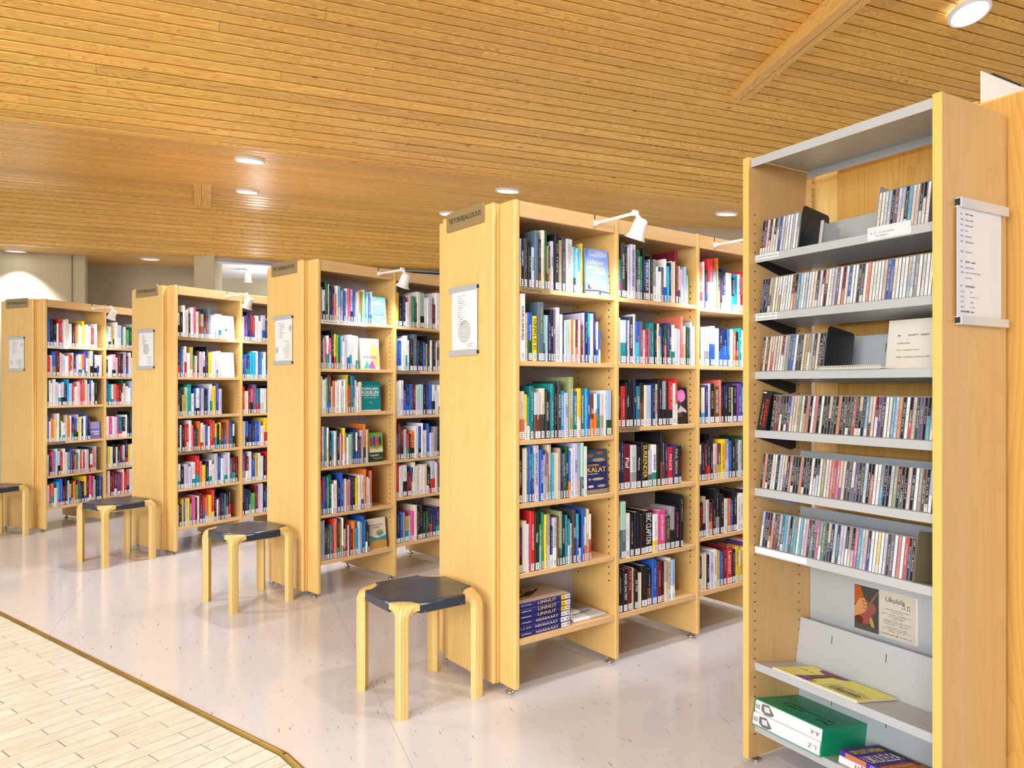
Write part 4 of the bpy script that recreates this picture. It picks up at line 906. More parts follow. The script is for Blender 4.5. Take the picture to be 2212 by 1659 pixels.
# ------------------------------------------------------------------ stools
def stool_meshes():
    c = .2; H = .443; delta = Vector((-1, -1, 0)).normalized(); tau = Vector((-1, 1, 0)).normalized()
    S_ = [-1, -.8, -.6, -.36, -.12, .12, .36, .6, .8, 1]
    def outer(s, z_frac):
        pass
    def path(s, inner):
        p = Vector((c, c, 0))+delta*(.004+.026*abs(s)**1.4)+tau*s*.027
        a = s*45; d = Matrix.Rotation(R(a), 3, 'Z') @ delta
        if s > 0: d = Matrix.Rotation(R(-a), 3, 'Z') @ delta
        # choose sign so that ribs fan outwards
        d = (delta*math.cos(R(abs(a)))+tau*math.sin(R(a))).normalized()
        reach = .052+.030*(1-s*s); Rb = .058; th = .03
        grv = 0
        pts = []
        if not inner:
            for z in (.0, .004, .12, .25, H-Rb): pts.append(p+Vector((0, 0, z)))
            for q in (18, 36, 54, 72, 90):
                pts.append(p+d*(Rb*.85*(1-math.cos(R(q))))+Vector((0, 0, H-Rb+Rb*math.sin(R(q)))))
            pts.append(p+d*max(reach, Rb*.87)+Vector((0, 0, H)))
        else:
            q0 = p+delta*(.034-.012*abs(s))-tau*s*.004; Ri = Rb-.026
            for z in (.0, .004, .12, .25, H-.026-Ri): pts.append(q0+Vector((0, 0, z)))
            for q in (18, 36, 54, 72, 90):
                w = q/90; b = q0*(1-w)+(p+d*(.03))*w
                pts.append(b+d*(Ri*.7*(1-math.cos(R(q))))+Vector((0, 0, H-.026-Ri+Ri*math.sin(R(q)))))
            pts.append(p+d*max(reach, Rb*.87)+Vector((0, 0, H-.026)))
        return pts
    leg = MB(); n = len(S_); P = []; m = None
    for s in S_:
        po = path(s, False); pi = path(s, True); m = len(po); P += po+pi
    def O(i, k): return i*2*m+k
    def I(i, k): return i*2*m+m+k
    F = []
    for i in range(n-1):
        for k in range(m-1):
            F.append((O(i, k), O(i+1, k), O(i+1, k+1), O(i, k+1))); F.append((I(i, k), I(i, k+1), I(i+1, k+1), I(i+1, k)))
        F.append((O(i, 0), I(i, 0), I(i+1, 0), O(i+1, 0))); F.append((O(i, m-1), O(i+1, m-1), I(i+1, m-1), I(i, m-1)))
    for k in range(m-1):
        F.append((O(0, k), O(0, k+1), I(0, k+1), I(0, k))); F.append((O(n-1, k), I(n-1, k), I(n-1, k+1), O(n-1, k+1)))
    leg.poly(P, F)
    lm = leg.build('leg', M['stoolwood'], mesh_only=True, cols=False)
    # dark glue lines between the ribs
    gl = MB()
    for s in (-.6, -.2, .2, .6):
        po = path(s, False); d = (delta*math.cos(R(abs(s*45)))+tau*math.sin(R(s*45))).normalized(); side = Vector((-d.y, d.x, 0))*.0005
        for a, b, k in zip(po, po[1:], range(99)):
            nrm = Vector((-d.x, -d.y, 0)).normalized()*.0006 if k < 5 else (Vector((-d.x, -d.y, 1)).normalized()*.0006 if k < 9 else Vector((0, 0, .0006)))
            gl.quad(a-side+nrm, a+side+nrm, b+side+nrm, b-side+nrm)
    gm = gl.build('glue_lines', flat('rib_joint', rgb(178, 132, 62), .6), mesh_only=True, cols=False)
    # leather seat with a concave bite at every corner
    out = []
    for q in range(4):
        Rm = Matrix.Rotation(R(90*q), 3, 'Z')
        for s in [-1, -.75, -.5, -.25, 0, .25, .5, .75, 1]:
            p = Vector((c, c, 0))+delta*(.004+.026*abs(s)**1.4)+tau*s*.027; d = (delta*math.cos(R(abs(s*45)))+tau*math.sin(R(s*45))).normalized()
            e = p+d*(max(.052+.030*(1-s*s), .05)+.001); out.append(Rm @ e)
    n = len(out); seat = MB()
    rings = [(1.0, .406, 0), (1.0, .438, 0), (.992, .4445, 0), (.975, .4475, 0), (.9, .449, 0), (.5, .4475, 0)]
    P = []
    for sc, z, _ in rings: P += [(p.x*sc*1.004, p.y*sc*1.004, z) for p in out]
    F = [(k*n+i, k*n+(i+1) % n, (k+1)*n+(i+1) % n, (k+1)*n+i) for k in range(len(rings)-1) for i in range(n)]
    F += [tuple(range(n-1, -1, -1)), tuple(range((len(rings)-1)*n, len(rings)*n))]
    seat.poly(P, F); sm = seat.build('seat', M['leather'], mesh_only=True, cols=False)
    sm.polygons.foreach_set('use_smooth', [k >= n for k in range(len(sm.polygons))]); sm.update()
    fr = MB(); w = .165
    for q in range(4):
        T = Matrix.Rotation(R(90*q), 4, 'Z'); fr.box(-w+.05, w-.05, -.165, -.145, .392, .4055, T=T)
    fm = fr.build('seat_frame', M['stoolwood'], mesh_only=True, cols=False)
    tk = MB()
    for q in range(4):
        for sx in (-1, 1):
            T = Matrix.Rotation(R(90*q), 4, 'Z'); tk.cyl((sx*.087, -.2, .414), (sx*.087, -.2035, .414), .0028, n=8, T=T)
    tm = tk.build('tack', M['metal'], mesh_only=True, cols=False)
    return lm, gm, sm, fm, tm
LM, GM, SM, FM, TM = stool_meshes()
def stool(x, y, th, label):
    mw = frame((x, y), th); root = empty('stool', mw, label, 'stool', 'bent birch stools with dark leather seats')
    def add(nm, me, par, m):
        o = bpy.data.objects.new(nm, me); COL.objects.link(o); o.parent = par; o.matrix_world = m; return o
    for q in range(4):
        m = mw @ Matrix.Rotation(R(90*q), 4, 'Z'); l = add('leg', LM, root, m); g_ = add('glue_lines', GM, l, m); g_['kind'] = 'stuff'
    add('seat', SM, root, mw); add('seat_frame', FM, root, mw)
    t = add('tacks', TM, root, mw); t['kind'] = 'stuff'
stool(-.398, 3.165, 53.3, 'birch stool with dark leather seat in front of the nearest bookcase')
stool(-1.615, 4.53, 44.0, 'birch stool in front of the second nearest bookcase')
stool(-2.985, 5.594, 34.5, 'birch stool in front of the third nearest bookcase')
stool(-4.506, 6.413, 23.5, 'birch stool cut off by the left edge of the photo')
# ------------------------------------------------------------------ disc rack at the right
XE = Vector((.5075, -.8616, 0)).normalized(); YE = Vector((.8616, .5075, 0)).normalized()
mwE = Matrix(((XE.x, YE.x, 0, .8038), (XE.y, YE.y, 0, 2.5795), (0, 0, 1, 0), (0, 0, 0, 1)))
RW = .687; RD = .333; PTH = .025
rack = empty('disc_rack', mwE, 'tall maple disc rack with grey steel shelves at the right', 'disc rack')
def rpart(name, mb, mat, parent=None, bevel=0, cols=False, **k):
    return mb.build(name, mat, parent or rack, mwE, cols=cols, bevel=bevel, **k)
for nm, x0 in (('side_panel', 0), ('side_panel', RW-PTH)):
    mb = MB(); mb.box(x0, x0+PTH, .0035, RD, .02, 2.10); rpart(nm, mb, M['maple'], bevel=.0015)
    mb = MB(); mb.box(x0, x0+PTH, 0, .0033, .02, 2.10); rpart('edge_strip', mb, M['maple_edge'], bevel=.001)
for x in (.012, RW-.012):
    for y in (.05, RD-.05):
        mb = MB(); mb.lathe([(0, 0), (0, .018), (.008, .018), (.012, .006), (.0195, .006)], (x, y, .0004), (0, 0, 1), 14); rpart('foot', mb, M['metal'])
for xs_, sg in ((PTH+.0003, 1), (RW-PTH-.0003, -1)):
    mb = MB()
    for y in (.032, .262):
        z = .10
        while z < 1.92:
            P = [(xs_, y+.0032*math.cos(w), z+.0032*math.sin(w)) for w in [R(45*i) for i in range(8)]]
            mb.poly(P, [tuple(range(8))] if sg > 0 else [tuple(range(7, -1, -1))]); z += .0328
    o = rpart('peg_holes', mb, M['dark']); o['kind'] = 'stuff'
TH = R(9.8); x0, x1 = PTH+.0015, RW-PTH-.0015
def extr(mb, prof, a=x0, b=x1, mi=0):
    n = len(prof); P = [(a, y, z) for y, z in prof]+[(b, y, z) for y, z in prof]
    mb.poly(P, [tuple(range(n-1, -1, -1)), tuple(range(n, 2*n))]+[(i, (i+1) % n, n+(i+1) % n, n+i) for i in range(n)], (1, 1, 1), mi)
HS = [1.762, 1.560, 1.359, 1.157, .956, .755, .351, .138]
fy = .03
for j, h in enumerate(HS):
    mb = MB(); t = .0014; c, s = math.cos(TH), math.sin(TH); D = .216; up = .158
    extr(mb, [(fy, h-.026), (fy+t, h-.026), (fy+t, h-.003), (fy+t, h-t), (fy, h-t*.3), (fy-.0004, h-.003)])                       # lip
    B_ = (fy+D*c, h-D*s)
    extr(mb, [(fy, h-t*.3), (fy+.002, h+.0004), (B_[0], B_[1]), (B_[0]-t*s, B_[1]-t*c), (fy, h-t*1.2)])
    sh = rpart('shelf', mb, M['shelf_metal'])
    mb = MB(); extr(mb, [(B_[0], B_[1]), (B_[0]+up*s, B_[1]+up*c), (B_[0]+up*s+t*c+.006, B_[1]+up*c-t*s), (B_[0]+up*s+.006, B_[1]+up*c-.004), (B_[0]+t*c, B_[1]-t*s)]); rpart('back_flange', mb, M['shelf_metal'])
    mb = MB()
    for xx in (.16, .36, .55):
        P0_ = Vector((xx, B_[0]+.10*s-.0008, B_[1]+.10*c)); P1_ = Vector((xx, B_[0]+.128*s-.0008, B_[1]+.128*c))
        mb.quad(P0_, P0_+Vector((.0022, 0, 0)), P1_+Vector((.0022, 0, 0)), P1_)
        for q in (.06, .13):
            a = Vector((xx+.03, fy+q*c, h-q*s+.0012)); b = a+Vector((.02, .004*c, -.004*s)); mb.quad(a, a+Vector((.02, 0, 0)), a+Vector((.02, .002, -.0003)), a+Vector((0, .002, -.0003)))
    o = rpart('slots', mb, M['dark']); o['kind'] = 'stuff'
    for xa in (x0, x1-.0012):
        mb = MB(); pr = [(fy+.01, h-.027), (fy+.01, h-.006), (B_[0], B_[1]-.004), (B_[0]-.002, B_[1]-.034), (B_[0]-.03, B_[1]-.04)]
        extr(mb, pr, xa, xa+.0012); rpart('bracket', mb, M['dark_metal'] if j < 4 else M['shelf_metal'])
mb = MB(); t = .0014
extr(mb, [(.012, 2.066), (.0134, 2.066), (.0134, 2.0935), (.304, 2.0935), (.304, 2.066), (.3055, 2.066), (.3055, 2.095), (.0125, 2.095), (.0116, 2.093)])
rpart('top_shelf', mb, M['shelf_metal'])
mb = MB(); mb.box(x0, x1, .322, .326, .085, .79); rpart('back_sheet', mb, M['shelf_metal'])

def srot(j): return mwE @ T3(0, fy+.0045, HS[j]-.0006) @ Matrix.Rotation(-TH, 4, 'X')
# disc cases
CW = .01045
def disc(mw, ch, r, label, group, w=.0099, h=.125):
    body = MB(); body.box(0, w, .0006, .142, 0, h, (.2, .2, .2)); body.box(0, w, 0, .0006, h-.0035, h); body.box(0, w, 0, .0006, 0, .0025)
    root = body.build('disc_case', M['jewel'], mw=mw, cols=False); tag(root, label, 'disc case', group)
    mb = MB(); cu = jit(pal(ch), r, .15); gy = lum(cu); cu = tuple(.92*(.7*a+.3*gy) for a in cu); split = r.random() < .25; y = .0003
    z0, z1 = .0025, h-.0035; zc = z0+(z1-z0)*r.uniform(.3, .7) if split else z1
    mb.quad((.0014, y, z0), (w-.0014, y, z0), (w-.0014, y, zc), (.0014, y, zc), cu)
    if split: mb.quad((.0012, y, zc), (w-.0012, y, zc), (w-.0012, y, z1), (.0012, y, z1), tuple(.75*a for a in jit(pal(r.choice('wkgRlKm')), r)))
    tc = (.8, .8, .8) if lum(cu) < .3 else jit(pal(r.choice('kknRb')), r)
    tc = tuple(.5*a+.5*b_ for a, b_ in zip(tc, cu))
    L = r.uniform(.05, .095); dashes(mb, (w/2, y-.0001, h*.5+r.uniform(-.008, .012)), (0, 0, -1), (1, 0, 0), L, r.uniform(.0032, .0052), tc, rnd=r, cw=.0034)
    if r.random() < .13:
        mb.quad((.001, y-.0003, .003), (w-.001, y-.0003, .003), (w-.001, y-.0003, .024), (.001, y-.0003, .024), (.8, .8, .8))
        for q in range(3): mb.quad((.003, y-.0005, .006+q*.006), (w-.003, y-.0005, .006+q*.006), (w-.003, y-.0005, .008+q*.006), (.003, y-.0005, .008+q*.006), (.06, .06, .06))
    mb.build('spine_card', M['print'], root, mw)
RS = ['top', 'second', 'third', 'fourth', 'fifth', 'sixth']
def discs(j, x, seq, grp=None, part=''):
    r = random.Random(j*9+int(x*100))
    for n, ch in enumerate(seq):
        lab = f"disc case, {CN[ch]} spine, {nth(n)} from left{part}, {RS[j]} rack shelf"
        disc(srot(j) @ T3(x+n*CW, r.uniform(0, .0015), .0004), ch, r, lab, 'disc cases in the steel-shelved rack')
discs(0, .042, 'kRaaxwwbLhwwhwh', part=' in left group')
discs(0, .473, 'xwhLkuLwkcxmlxww'[:15], part=' in right group')
discs(1, .042, 'nnkKMwxYwwwwmoclwlwwxuLwRwwLuwswbwwKKwowwwwabbxwwwllgwhwww')
discs(2, .042, 'BmBmrWxxwLfbbwKKmYWhMxkk')
discs(3, .088, 'kRRxkkpxmmfxMskwskwkkkKkokKkGrkkncBaWpKwxclokwraGpkcxxpkw'[:54])
discs(4, .042, 'nokkxwklxpkskkkokkkwLhxfxasrPuaKKzpdKlkswwcnkhfdzkakwgBkw'[:57])
discs(5, .042, 'wvkMoBRztclzTcxcaLRTKPweKinltLLwxLPclabwwywLKuwswrikq'[:52])
# thick black box at the left of the fourth shelf
mw = srot(3) @ T3(.030, .0, .0004) @ Matrix.Rotation(.06, 4, 'Y')
mb = MB(); mb.box(0, .037, 0, .14, 0, .14); o = mb.build('box_set', M['dark_metal'], mw=mw, cols=False, bevel=.0015)
tag(o, 'thick black box set with red lettering leaning at the left of the fourth rack shelf', 'box set')
mb = MB(); text(mb, 'KLIMENKO', (.026, -.0004, .062), (0, 0, -1), (1, 0, 0), .105, .012, rgb(214, 40, 36), bold=.001); dashes(mb, (.012, -.0004, .06), (0, 0, -1), (1, 0, 0), .08, .005, (.3, .3, .28))
mb.quad((.004, -.0004, .131), (.018, -.0004, .131), (.018, -.0004, .135), (.004, -.0004, .135), (.8, .8, .8)); mb.build('lettering', M['print'], o, mw)

def bookend(j, x, mat, label, foot=1):
    mw = srot(j) @ T3(x, .0, .0008); prof = []; r_ = .014; H_ = .145; D_ = .135
    for cy, cz, a0 in ((D_-r_, H_-r_, 0), (r_, H_-r_, 90)):
        for i in range(6): w = R(a0+i*18); prof.append((cy+r_*math.cos(w), cz+r_*math.sin(w)))
    prof += [(0, 0), (D_, 0)]
    mb = MB(); n = len(prof); P = [(0, y, z) for y, z in prof]+[(.0012, y, z) for y, z in prof]
    mb.poly(P, [tuple(range(n)), tuple(range(2*n-1, n-1, -1))]+[(i, n+i, n+(i+1) % n, (i+1) % n) for i in range(n)])
    mb.box(.0012, .0012+.05*foot, .02, D_-.02, 0, .001) if foot > 0 else mb.box(-.05, 0, .02, D_-.02, 0, .001)
    o = mb.build('bookend', M[mat], mw=mw, cols=False); tag(o, label, 'bookend')
bookend(0, .203, 'dark_metal', 'metal bookend coloured dark as backlit beside the left discs on the top rack shelf')  # backlit shade put into the plate's colour
bookend(0, .4705, 'shelf_metal', 'grey metal bookend left of the right-hand discs on the top rack shelf', -1)
bookend(2, .297, 'dark_metal', 'metal bookend coloured dark as backlit beside the discs on the third rack shelf')  # plate coloured dark for its backlit side
bookend(5, .588, 'olive_metal', 'olive grey metal bookend at the right end of the sixth rack shelf')
# loose steel divider lying against the flange of the top shelf
mw = srot(0) @ T3(.262, .02, .0008); mb = MB(); mb.box(0, .0012, 0, .10, 0, .085); mb.box(0, .012, 0, .0012, 0, .085); mb.box(.0012, .06, .01, .09, 0, .001)
o = mb.build('shelf_divider', M['shelf_metal'], mw=mw, cols=False); tag(o, 'small grey steel divider standing behind the dark bookend on the top rack shelf', 'divider')

# shelf labels of the rack
def rlabel(j, x, w, lines, hgt=.024, dz=0, mat='paper'):
    mb = MB(); z1 = HS[j]-.001+dz; mb.box(x, x+w, fy-.0025, fy-.0012, z1-hgt, z1); o = rpart('shelf_label', mb, M[mat], bevel=.0004)
    mb = MB(); nl = len(lines)
    for i, s_ in enumerate(lines):
        zz = z1-hgt*(i+.5)/nl; text(mb, s_, (x+w/2, fy-.0028, zz), (1, 0, 0), (0, 0, 1), w*.9, hgt*.62/nl, (.03, .03, .03))
    if lines: mb.build('lettering', M['print'], o, mwE, cols=True)
rlabel(0, .034, .095, ['HÄÄMUSIIKKIA'], .016, .0)
rlabel(0, .455, .085, ['78.371 LITURGINEN', 'MUSIIKKI'], .020, .003)
mb = MB(); mb.box(.452, .585, fy-.0012, fy-.0004, HS[0]-.022, HS[0]+.016); rpart('label_sleeve', mb, M['acryl'])
rlabel(1, .034, .088, ['78.896 HENGELLINEN', 'POPULAARIMUSIIKKI'])
rlabel(5, .03, .21, [], .02)

# spiral flip card with the disc guide on the third shelf
mw = mwE @ T3(0, 0, HS[2])
root = empty('spiral_card', mw, 'cream spiral-bound card standing on the third rack shelf, headed CD-LEVYT', 'sign')
mb = MB(); P = [(.29, .018, .0035), (.50, .018, .0035), (.55, .12, -.008), (.36, .12, -.008)]
mb.poly(P+[(x, y, z+.003) for x, y, z in P], [(3, 2, 1, 0), (4, 5, 6, 7), (0, 1, 5, 4), (1, 2, 6, 5), (2, 3, 7, 6), (3, 0, 4, 7)]); mb.build('base_card', flat('cream_card', rgb(214, 206, 184), .7), root, mw, cols=False)
mb = MB()
n = 34
for i in range(n):
    x = .292+i*(.205/(n-1)); K = 8; rr = .0062
    for q in range(K):
        a0, a1 = 2*math.pi*q/K, 2*math.pi*(q+1)/K
        mb.cyl((x, .018+rr*math.cos(a0), .0065+rr*math.sin(a0)), (x, .018+rr*math.cos(a1), .0065+rr*math.sin(a1)), .0011, n=5, caps=False)
o = mb.build('spiral', flat('white_plastic_ring', (.8, .8, .78), .35), root, mw, cols=False); o['kind'] = 'stuff'
mb = MB(); cz = .152; mb.poly([(.43, .148, -.012), (.655, .148, -.012), (.655, .172, cz), (.43, .172, cz), (.43, .1495, -.012), (.655, .1495, -.012), (.655, .1735, cz), (.43, .1735, cz)], [(0, 1, 2, 3), (7, 6, 5, 4), (3, 2, 6, 7), (0, 3, 7, 4), (1, 5, 6, 2)])
mb.build('card', flat('pale_card', rgb(222, 218, 206), .6), root, mw, cols=False)
mb = MB(); upv = Vector((0, .024, .164)).normalized()
def at(zf): return Vector((0, .148, -.012))+upv*(.166*zf)-Vector((0, .0009, 0))
for s_, xl, zf, L, hh, b in [('78', .462, .70, .012, .0052, .0006), ('CD-LEVYT – päädyssä', .494, .70, .085, .0058, .0006), ('HÄÄMUSIIKKI', .462, .56, .055, .0052, 0), ('78.371  Liturginen musiikki', .462, .43, .10, .0052, 0), ('78.896  Hengellinen populaarimusiikki', .462, .30, .14, .0055, 0)]:
    p = at(zf); text(mb, s_, (xl, p.y, p.z), (1, 0, 0), upv, L, hh, (.04, .04, .04), align='l', bold=b)
mb.build('lettering', M['print'], root, mw)

# laminated ukulele notice on the back sheet
mw = mwE; y = .3205
root = empty('notice_card', mw @ T3(.208, y, .478), 'laminated Ukulele notice with a photo, fixed behind the display shelf', 'notice')
mb = MB(); mb.box(.208, .432, y, y+.0012, .474, .628); mb.build('laminate', M['acryl'], root, mwE, cols=False, bevel=.0004)
mb = MB(); yy = y-.0003
def q3(a, b, c, d, col, k=0): mb.quad((a, yy-k*.0002, c), (b, yy-k*.0002, c), (b, yy-k*.0002, d), (a, yy-k*.0002, d), rgb(*col))
def p3(pts, col, k=1): mb.poly([(a, yy-k*.0002, b) for a, b in pts], [tuple(range(len(pts)))], rgb(*col))
q3(.208, .298, .476, .626, (74, 72, 66)); q3(.298, .424, .476, .626, (206, 198, 184))
def e3(cx, cz_, rx, rz, col, k=1, rot=0): p3([(cx+rx*math.cos(w)*math.cos(rot)-rz*math.sin(w)*math.sin(rot), cz_+rx*math.cos(w)*math.sin(rot)+rz*math.sin(w)*math.cos(rot)) for w in [R(18*i) for i in range(20)]], col, k)
p3([(.208, .626), (.232, .62), (.246, .575), (.208, .56)], (176, 88, 38), 1); e3(.262, .555, .026, .022, (150, 84, 80), 2); e3(.244, .524, .032, .028, (150, 80, 74), 3); p3([(.209, .51), (.23, .49), (.238, .5), (.24, .515), (.214, .53)], (104, 44, 26), 4)
p3([(.252, .555), (.258, .548), (.298, .615), (.298, .625), (.290, .625)], (64, 56, 50), 5)
for i in range(3): p3([(.253+i*.0018, .553-i*.002), (.2535+i*.0018, .5525-i*.002), (.2945+i*.0016, .622-i*.003), (.294+i*.0016, .6225-i*.003)], (196, 170, 140), 6)
p3([(.209, .515), (.209, .55), (.228, .582), (.246, .586), (.256, .570), (.254, .545), (.236, .53)], (206, 142, 92), 7)
for i in range(3): p3([(.236+i*.002, .578-i*.012), (.254, .574-i*.012), (.254, .571-i*.012), (.236+i*.002, .574-i*.012)], (150, 92, 58), 8)
e3(.274, .505, .007, .02, (176, 150, 100), 8, .3); p3([(.209, .476), (.298, .476), (.298, .49), (.25, .497), (.209, .492)], (88, 80, 74), 9)
mb.build('picture', M['print'], root, mwE)
mb = MB(); text(mb, 'Ukulele', (.354, yy-.0004, .602), (1, 0, 0), (0, 0, 1), .066, .017, (.03, .03, .03), slant=.15)
for i in range(2):
    nx = .381+i*.016; nz = .583-i*.001
    for dx in (0, .007): 
        mb.quad((nx+dx, yy-.0004, nz), (nx+dx+.001, yy-.0004, nz), (nx+dx+.001, yy-.0004, nz+.011), (nx+dx, yy-.0004, nz+.011), (.03, .03, .03)); mb.quad((nx+dx-.002, yy-.0004, nz-.002), (nx+dx+.001, yy-.0004, nz-.002), (nx+dx+.001, yy-.0004, nz+.001), (nx+dx-.002, yy-.0004, nz+.001), (.03, .03, .03))
    mb.quad((nx, yy-.0004, nz+.0095), (nx+.008, yy-.0004, nz+.0095), (nx+.008, yy-.0004, nz+.0118), (nx, yy-.0004, nz+.0118), (.03, .03, .03))
for L, zz in ((.085, .569), (.04, .5625), (.10, .5535), (.06, .547), (.045, .541), (.09, .532), (.095, .526), (.08, .520), (.075, .5105), (.10, .5045), (.055, .4985)):
    dashes(mb, (.361, yy-.0004, zz), (1, 0, 0), (0, 0, 1), L, .003, (.1, .1, .1), cw=.0027)
dashes(mb, (.361, yy-.0004, .4865), (1, 0, 0), (0, 0, 1), .112, .0036, (.04, .04, .04), cw=.003)
mb.build('lettering', M['print'], root, mwE)

# yellow spiral song book on the display shelf
mw = mwE @ T3(.107, fy-.011, HS[6]+.0035) @ Matrix.Rotation(-TH, 4, 'X')
root = empty('song_book', mw, 'yellow spiral-bound ukulele book with purple print lying on the display shelf', 'book')
W_, D_ = .312, .212
mb = MB(); mb.box(.0, W_, .008, D_, .0002, .0058); mb.build('pages', M['pages'], root, mw, cols=False)
mb = MB(); mb.box(0, W_, .006, D_+.001, .0059, .0066); o = mb.build('cover', flat('yellow_card', rgb(244, 240, 70), .35), root, mw, cols=False)
mb = MB(); z = .0068
def p4(pts, col, k=0): mb.poly([(a*W_, .006+b*(D_-.006), z+k*.00018) for a, b in pts], [tuple(range(len(pts)))], rgb(*col))
for a in (.06, .14, .52, .62, .72, .82): p4([(a, .12), (a+.02, .12), (a-.04+.1*(a > .4), .62), (a-.06+.1*(a > .4), .62)], (236, 236, 180))
p4([(.06, .3), (.30, .34), (.30, .37), (.06, .34)], (236, 236, 180)); p4([(.5, .45), (.95, .36), (.95, .39), (.5, .49)], (236, 236, 180))
p4([(.14, .99), (.5, .99), (.47, .84), (.40, .76), (.24, .78), (.16, .86)], (140, 72, 160), 1)
p4([(.27, .14), (.39, .14), (.37, .98), (.29, .98)], (96, 70, 50), 2)
for i in range(4): p4([(.285+i*.024, .14), (.288+i*.024, .14), (.298+i*.018, .98), (.295+i*.018, .98)], (224, 190, 140), 3)
p4([(.26, .03), (.42, .03), (.41, .2), (.36, .26), (.29, .26), (.26, .2)], (140, 80, 190), 3)
for i in range(3):
    p4([(.22, .07+i*.05), (.26, .07+i*.05), (.26, .085+i*.05), (.22, .085+i*.05)], (230, 230, 230), 3); p4([(.42, .07+i*.05), (.47, .07+i*.05), (.47, .085+i*.05), (.42, .085+i*.05)], (60, 60, 60), 3)
for i in range(4): p4([(.56, .10+i*.09), (.98, .10+i*.09), (.98, .112+i*.09), (.56, .112+i*.09)], (90, 90, 110), 4)
text(mb, 'Ukulele', (.76*W_, .055, z+.0012), (1, 0, 0), (0, 1, 0), .10, .034, rgb(96, 70, 160), slant=.2, bold=.001)
dashes(mb, (.75*W_, .098, z+.001), (1, 0, 0), (0, 1, 0), .10, .006, (.1, .1, .1)); dashes(mb, (.15*W_, .125, z+.001), (1, 0, 0), (0, 1, 0), .07, .008, (.1, .1, .1))
mb.build('cover_print', M['print'], root, mw)
mb = MB()
for i in range(44):
    x = .004+i*(W_-.008)/43; K = 7; rr = .0055
    for q in range(K):
        a0, a1 = 2*math.pi*q/K, 2*math.pi*(q+1)/K
        mb.cyl((x, .004+rr*math.cos(a0), .0035+rr*math.sin(a0)), (x, .004+rr*math.cos(a1), .0035+rr*math.sin(a1)), .001, n=5, caps=False)
o = mb.build('spiral', bpy.data.materials['white_plastic_ring'], root, mw, cols=False); o['kind'] = 'stuff'

# green slipcase with two volumes lying on the lowest shelf
mw = mwE @ T3(.022+.004, fy-.012, HS[7]+.0012) @ Matrix.Rotation(-TH*.92, 4, 'X')
root = empty('slipcase', mw, 'green slipcase with two white volumes A-K and L-Z lying on the lowest rack shelf', 'boxed books')
gW, gD, gH = .272, .255, .088
green = flat('green_board', rgb(0, 150, 104), .4)
mb = MB(); t = .0025
mb.box(0, gW, 0, gD, 0, t); mb.box(0, gW, 0, gD, gH-t, gH); mb.box(0, t, 0, gD, t, gH-t); mb.box(gW-t, gW, 0, gD, t, gH-t); mb.box(t, gW-t, gD-t, gD, t, gH-t)
mb.build('case', green, root, mw, cols=False, bevel=.0006)
for i, s_ in enumerate(('L-Z', 'A-K')):
    vt = (gH-2*t)/2-.001; z0 = t+.0005+i*(vt+.001)
    T = Matrix(((0, 0, 1, t+.001), (0, 1, 0, -.004+.006*i), (-1, 0, 0, z0+vt), (0, 0, 0, 1)))
    cov = MB(); pg = MB(); book_shape(cov, pg, None, vt, gW-2*t-.002, .235, pal('w'), pal('w'), .5, T)
    o = cov.build('volume', M['book'], root, mw); pg.build('page_block', M['pages'], o, mw, cols=False)
    mb = MB(); yv = -.004+.006*i-.0005; zc = z0+vt/2
    text(mb, s_, (gW-.03, yv, zc), (-1, 0, 0), (0, 0, -1), .035, .013, (.05, .05, .05))
    mb.poly([(x, yv, zz) for x, zz in ((.03, z0+vt-.006), (.06, z0+vt-.003), (.085, z0+.012), (.07, z0+.004), (.045, z0+.003), (.03, z0+.012))], [(0, 5, 4, 3, 2, 1)], rgb(110, 110, 112))
    mb.poly([(x, yv-.0002, zz) for x, zz in ((.04, z0+vt-.012), (.062, z0+vt-.010), (.068, z0+.014), (.045, z0+.012))], [(0, 3, 2, 1)], rgb(206, 206, 206))
    for q in range(3): mb.quad((.008+q*.006, yv-.0002, zc-.008), (.011+q*.006, yv-.0002, zc-.008), (.011+q*.006, yv-.0002, zc+.008), (.008+q*.006, yv-.0002, zc+.008), (.1, .1, .1))
    mb.build('spine_title', M['print'], o, mw)
mb = MB(); zt = gH+.0003
text(mb, 'Paul', (gW-.045, .06, zt), (-1, 0, 0), (0, -1, 0), .05, .022, rgb(6, 60, 44)); text(mb, 'McCartney', (gW-.085, .095, zt), (-1, 0, 0), (0, -1, 0), .11, .022, rgb(6, 60, 44))
text(mb, 'ELÄMÄ &', (.10, .07, zt), (-1, 0, 0), (0, -1, 0), .08, .022, rgb(6, 60, 44)); text(mb, 'LAULUT', (.09, .10, zt), (-1, 0, 0), (0, -1, 0), .07, .022, rgb(6, 60, 44))
mb.build('title', M['print'], root, mw)

# ukulele manuals on the lowest shelf
def manual(x, y, z, W_, D_, t, rot, col, label, draw):
    mw = mwE @ T3(x, y, z) @ Matrix.Rotation(-TH, 4, 'X') @ Matrix.Rotation(rot, 4, 'Z')
    root = empty('book', mw, label, 'book', 'ukulele manuals on the lowest rack shelf')
    T = Matrix(((0, 0, 1, 0), (0, 1, 0, 0), (-1, 0, 0, t), (0, 0, 0, 1))); cov = MB(); pg = MB(); book_shape(cov, pg, None, t, W_, D_, rgb(*col), rgb(*col), .5, T)
    cov.build('cover', M['book'], root, mw); pg.build('page_block', M['pages'], root, mw, cols=False)
    mb = MB(); draw(mb, W_, D_, t); mb.build('cover_print', M['print'], root, mw)
def dm1(mb, W_, D_, t): dashes(mb, (W_/2, -.0005, t/2), (1, 0, 0), (0, 0, 1), W_*.7, t*.5, (.7, .1, .1)); mb.quad((.003, .02, t+.0004), (W_-.003, .02, t+.0004), (W_-.003, D_-.004, t+.0004), (.003, D_-.004, t+.0004), rgb(150, 40, 40))
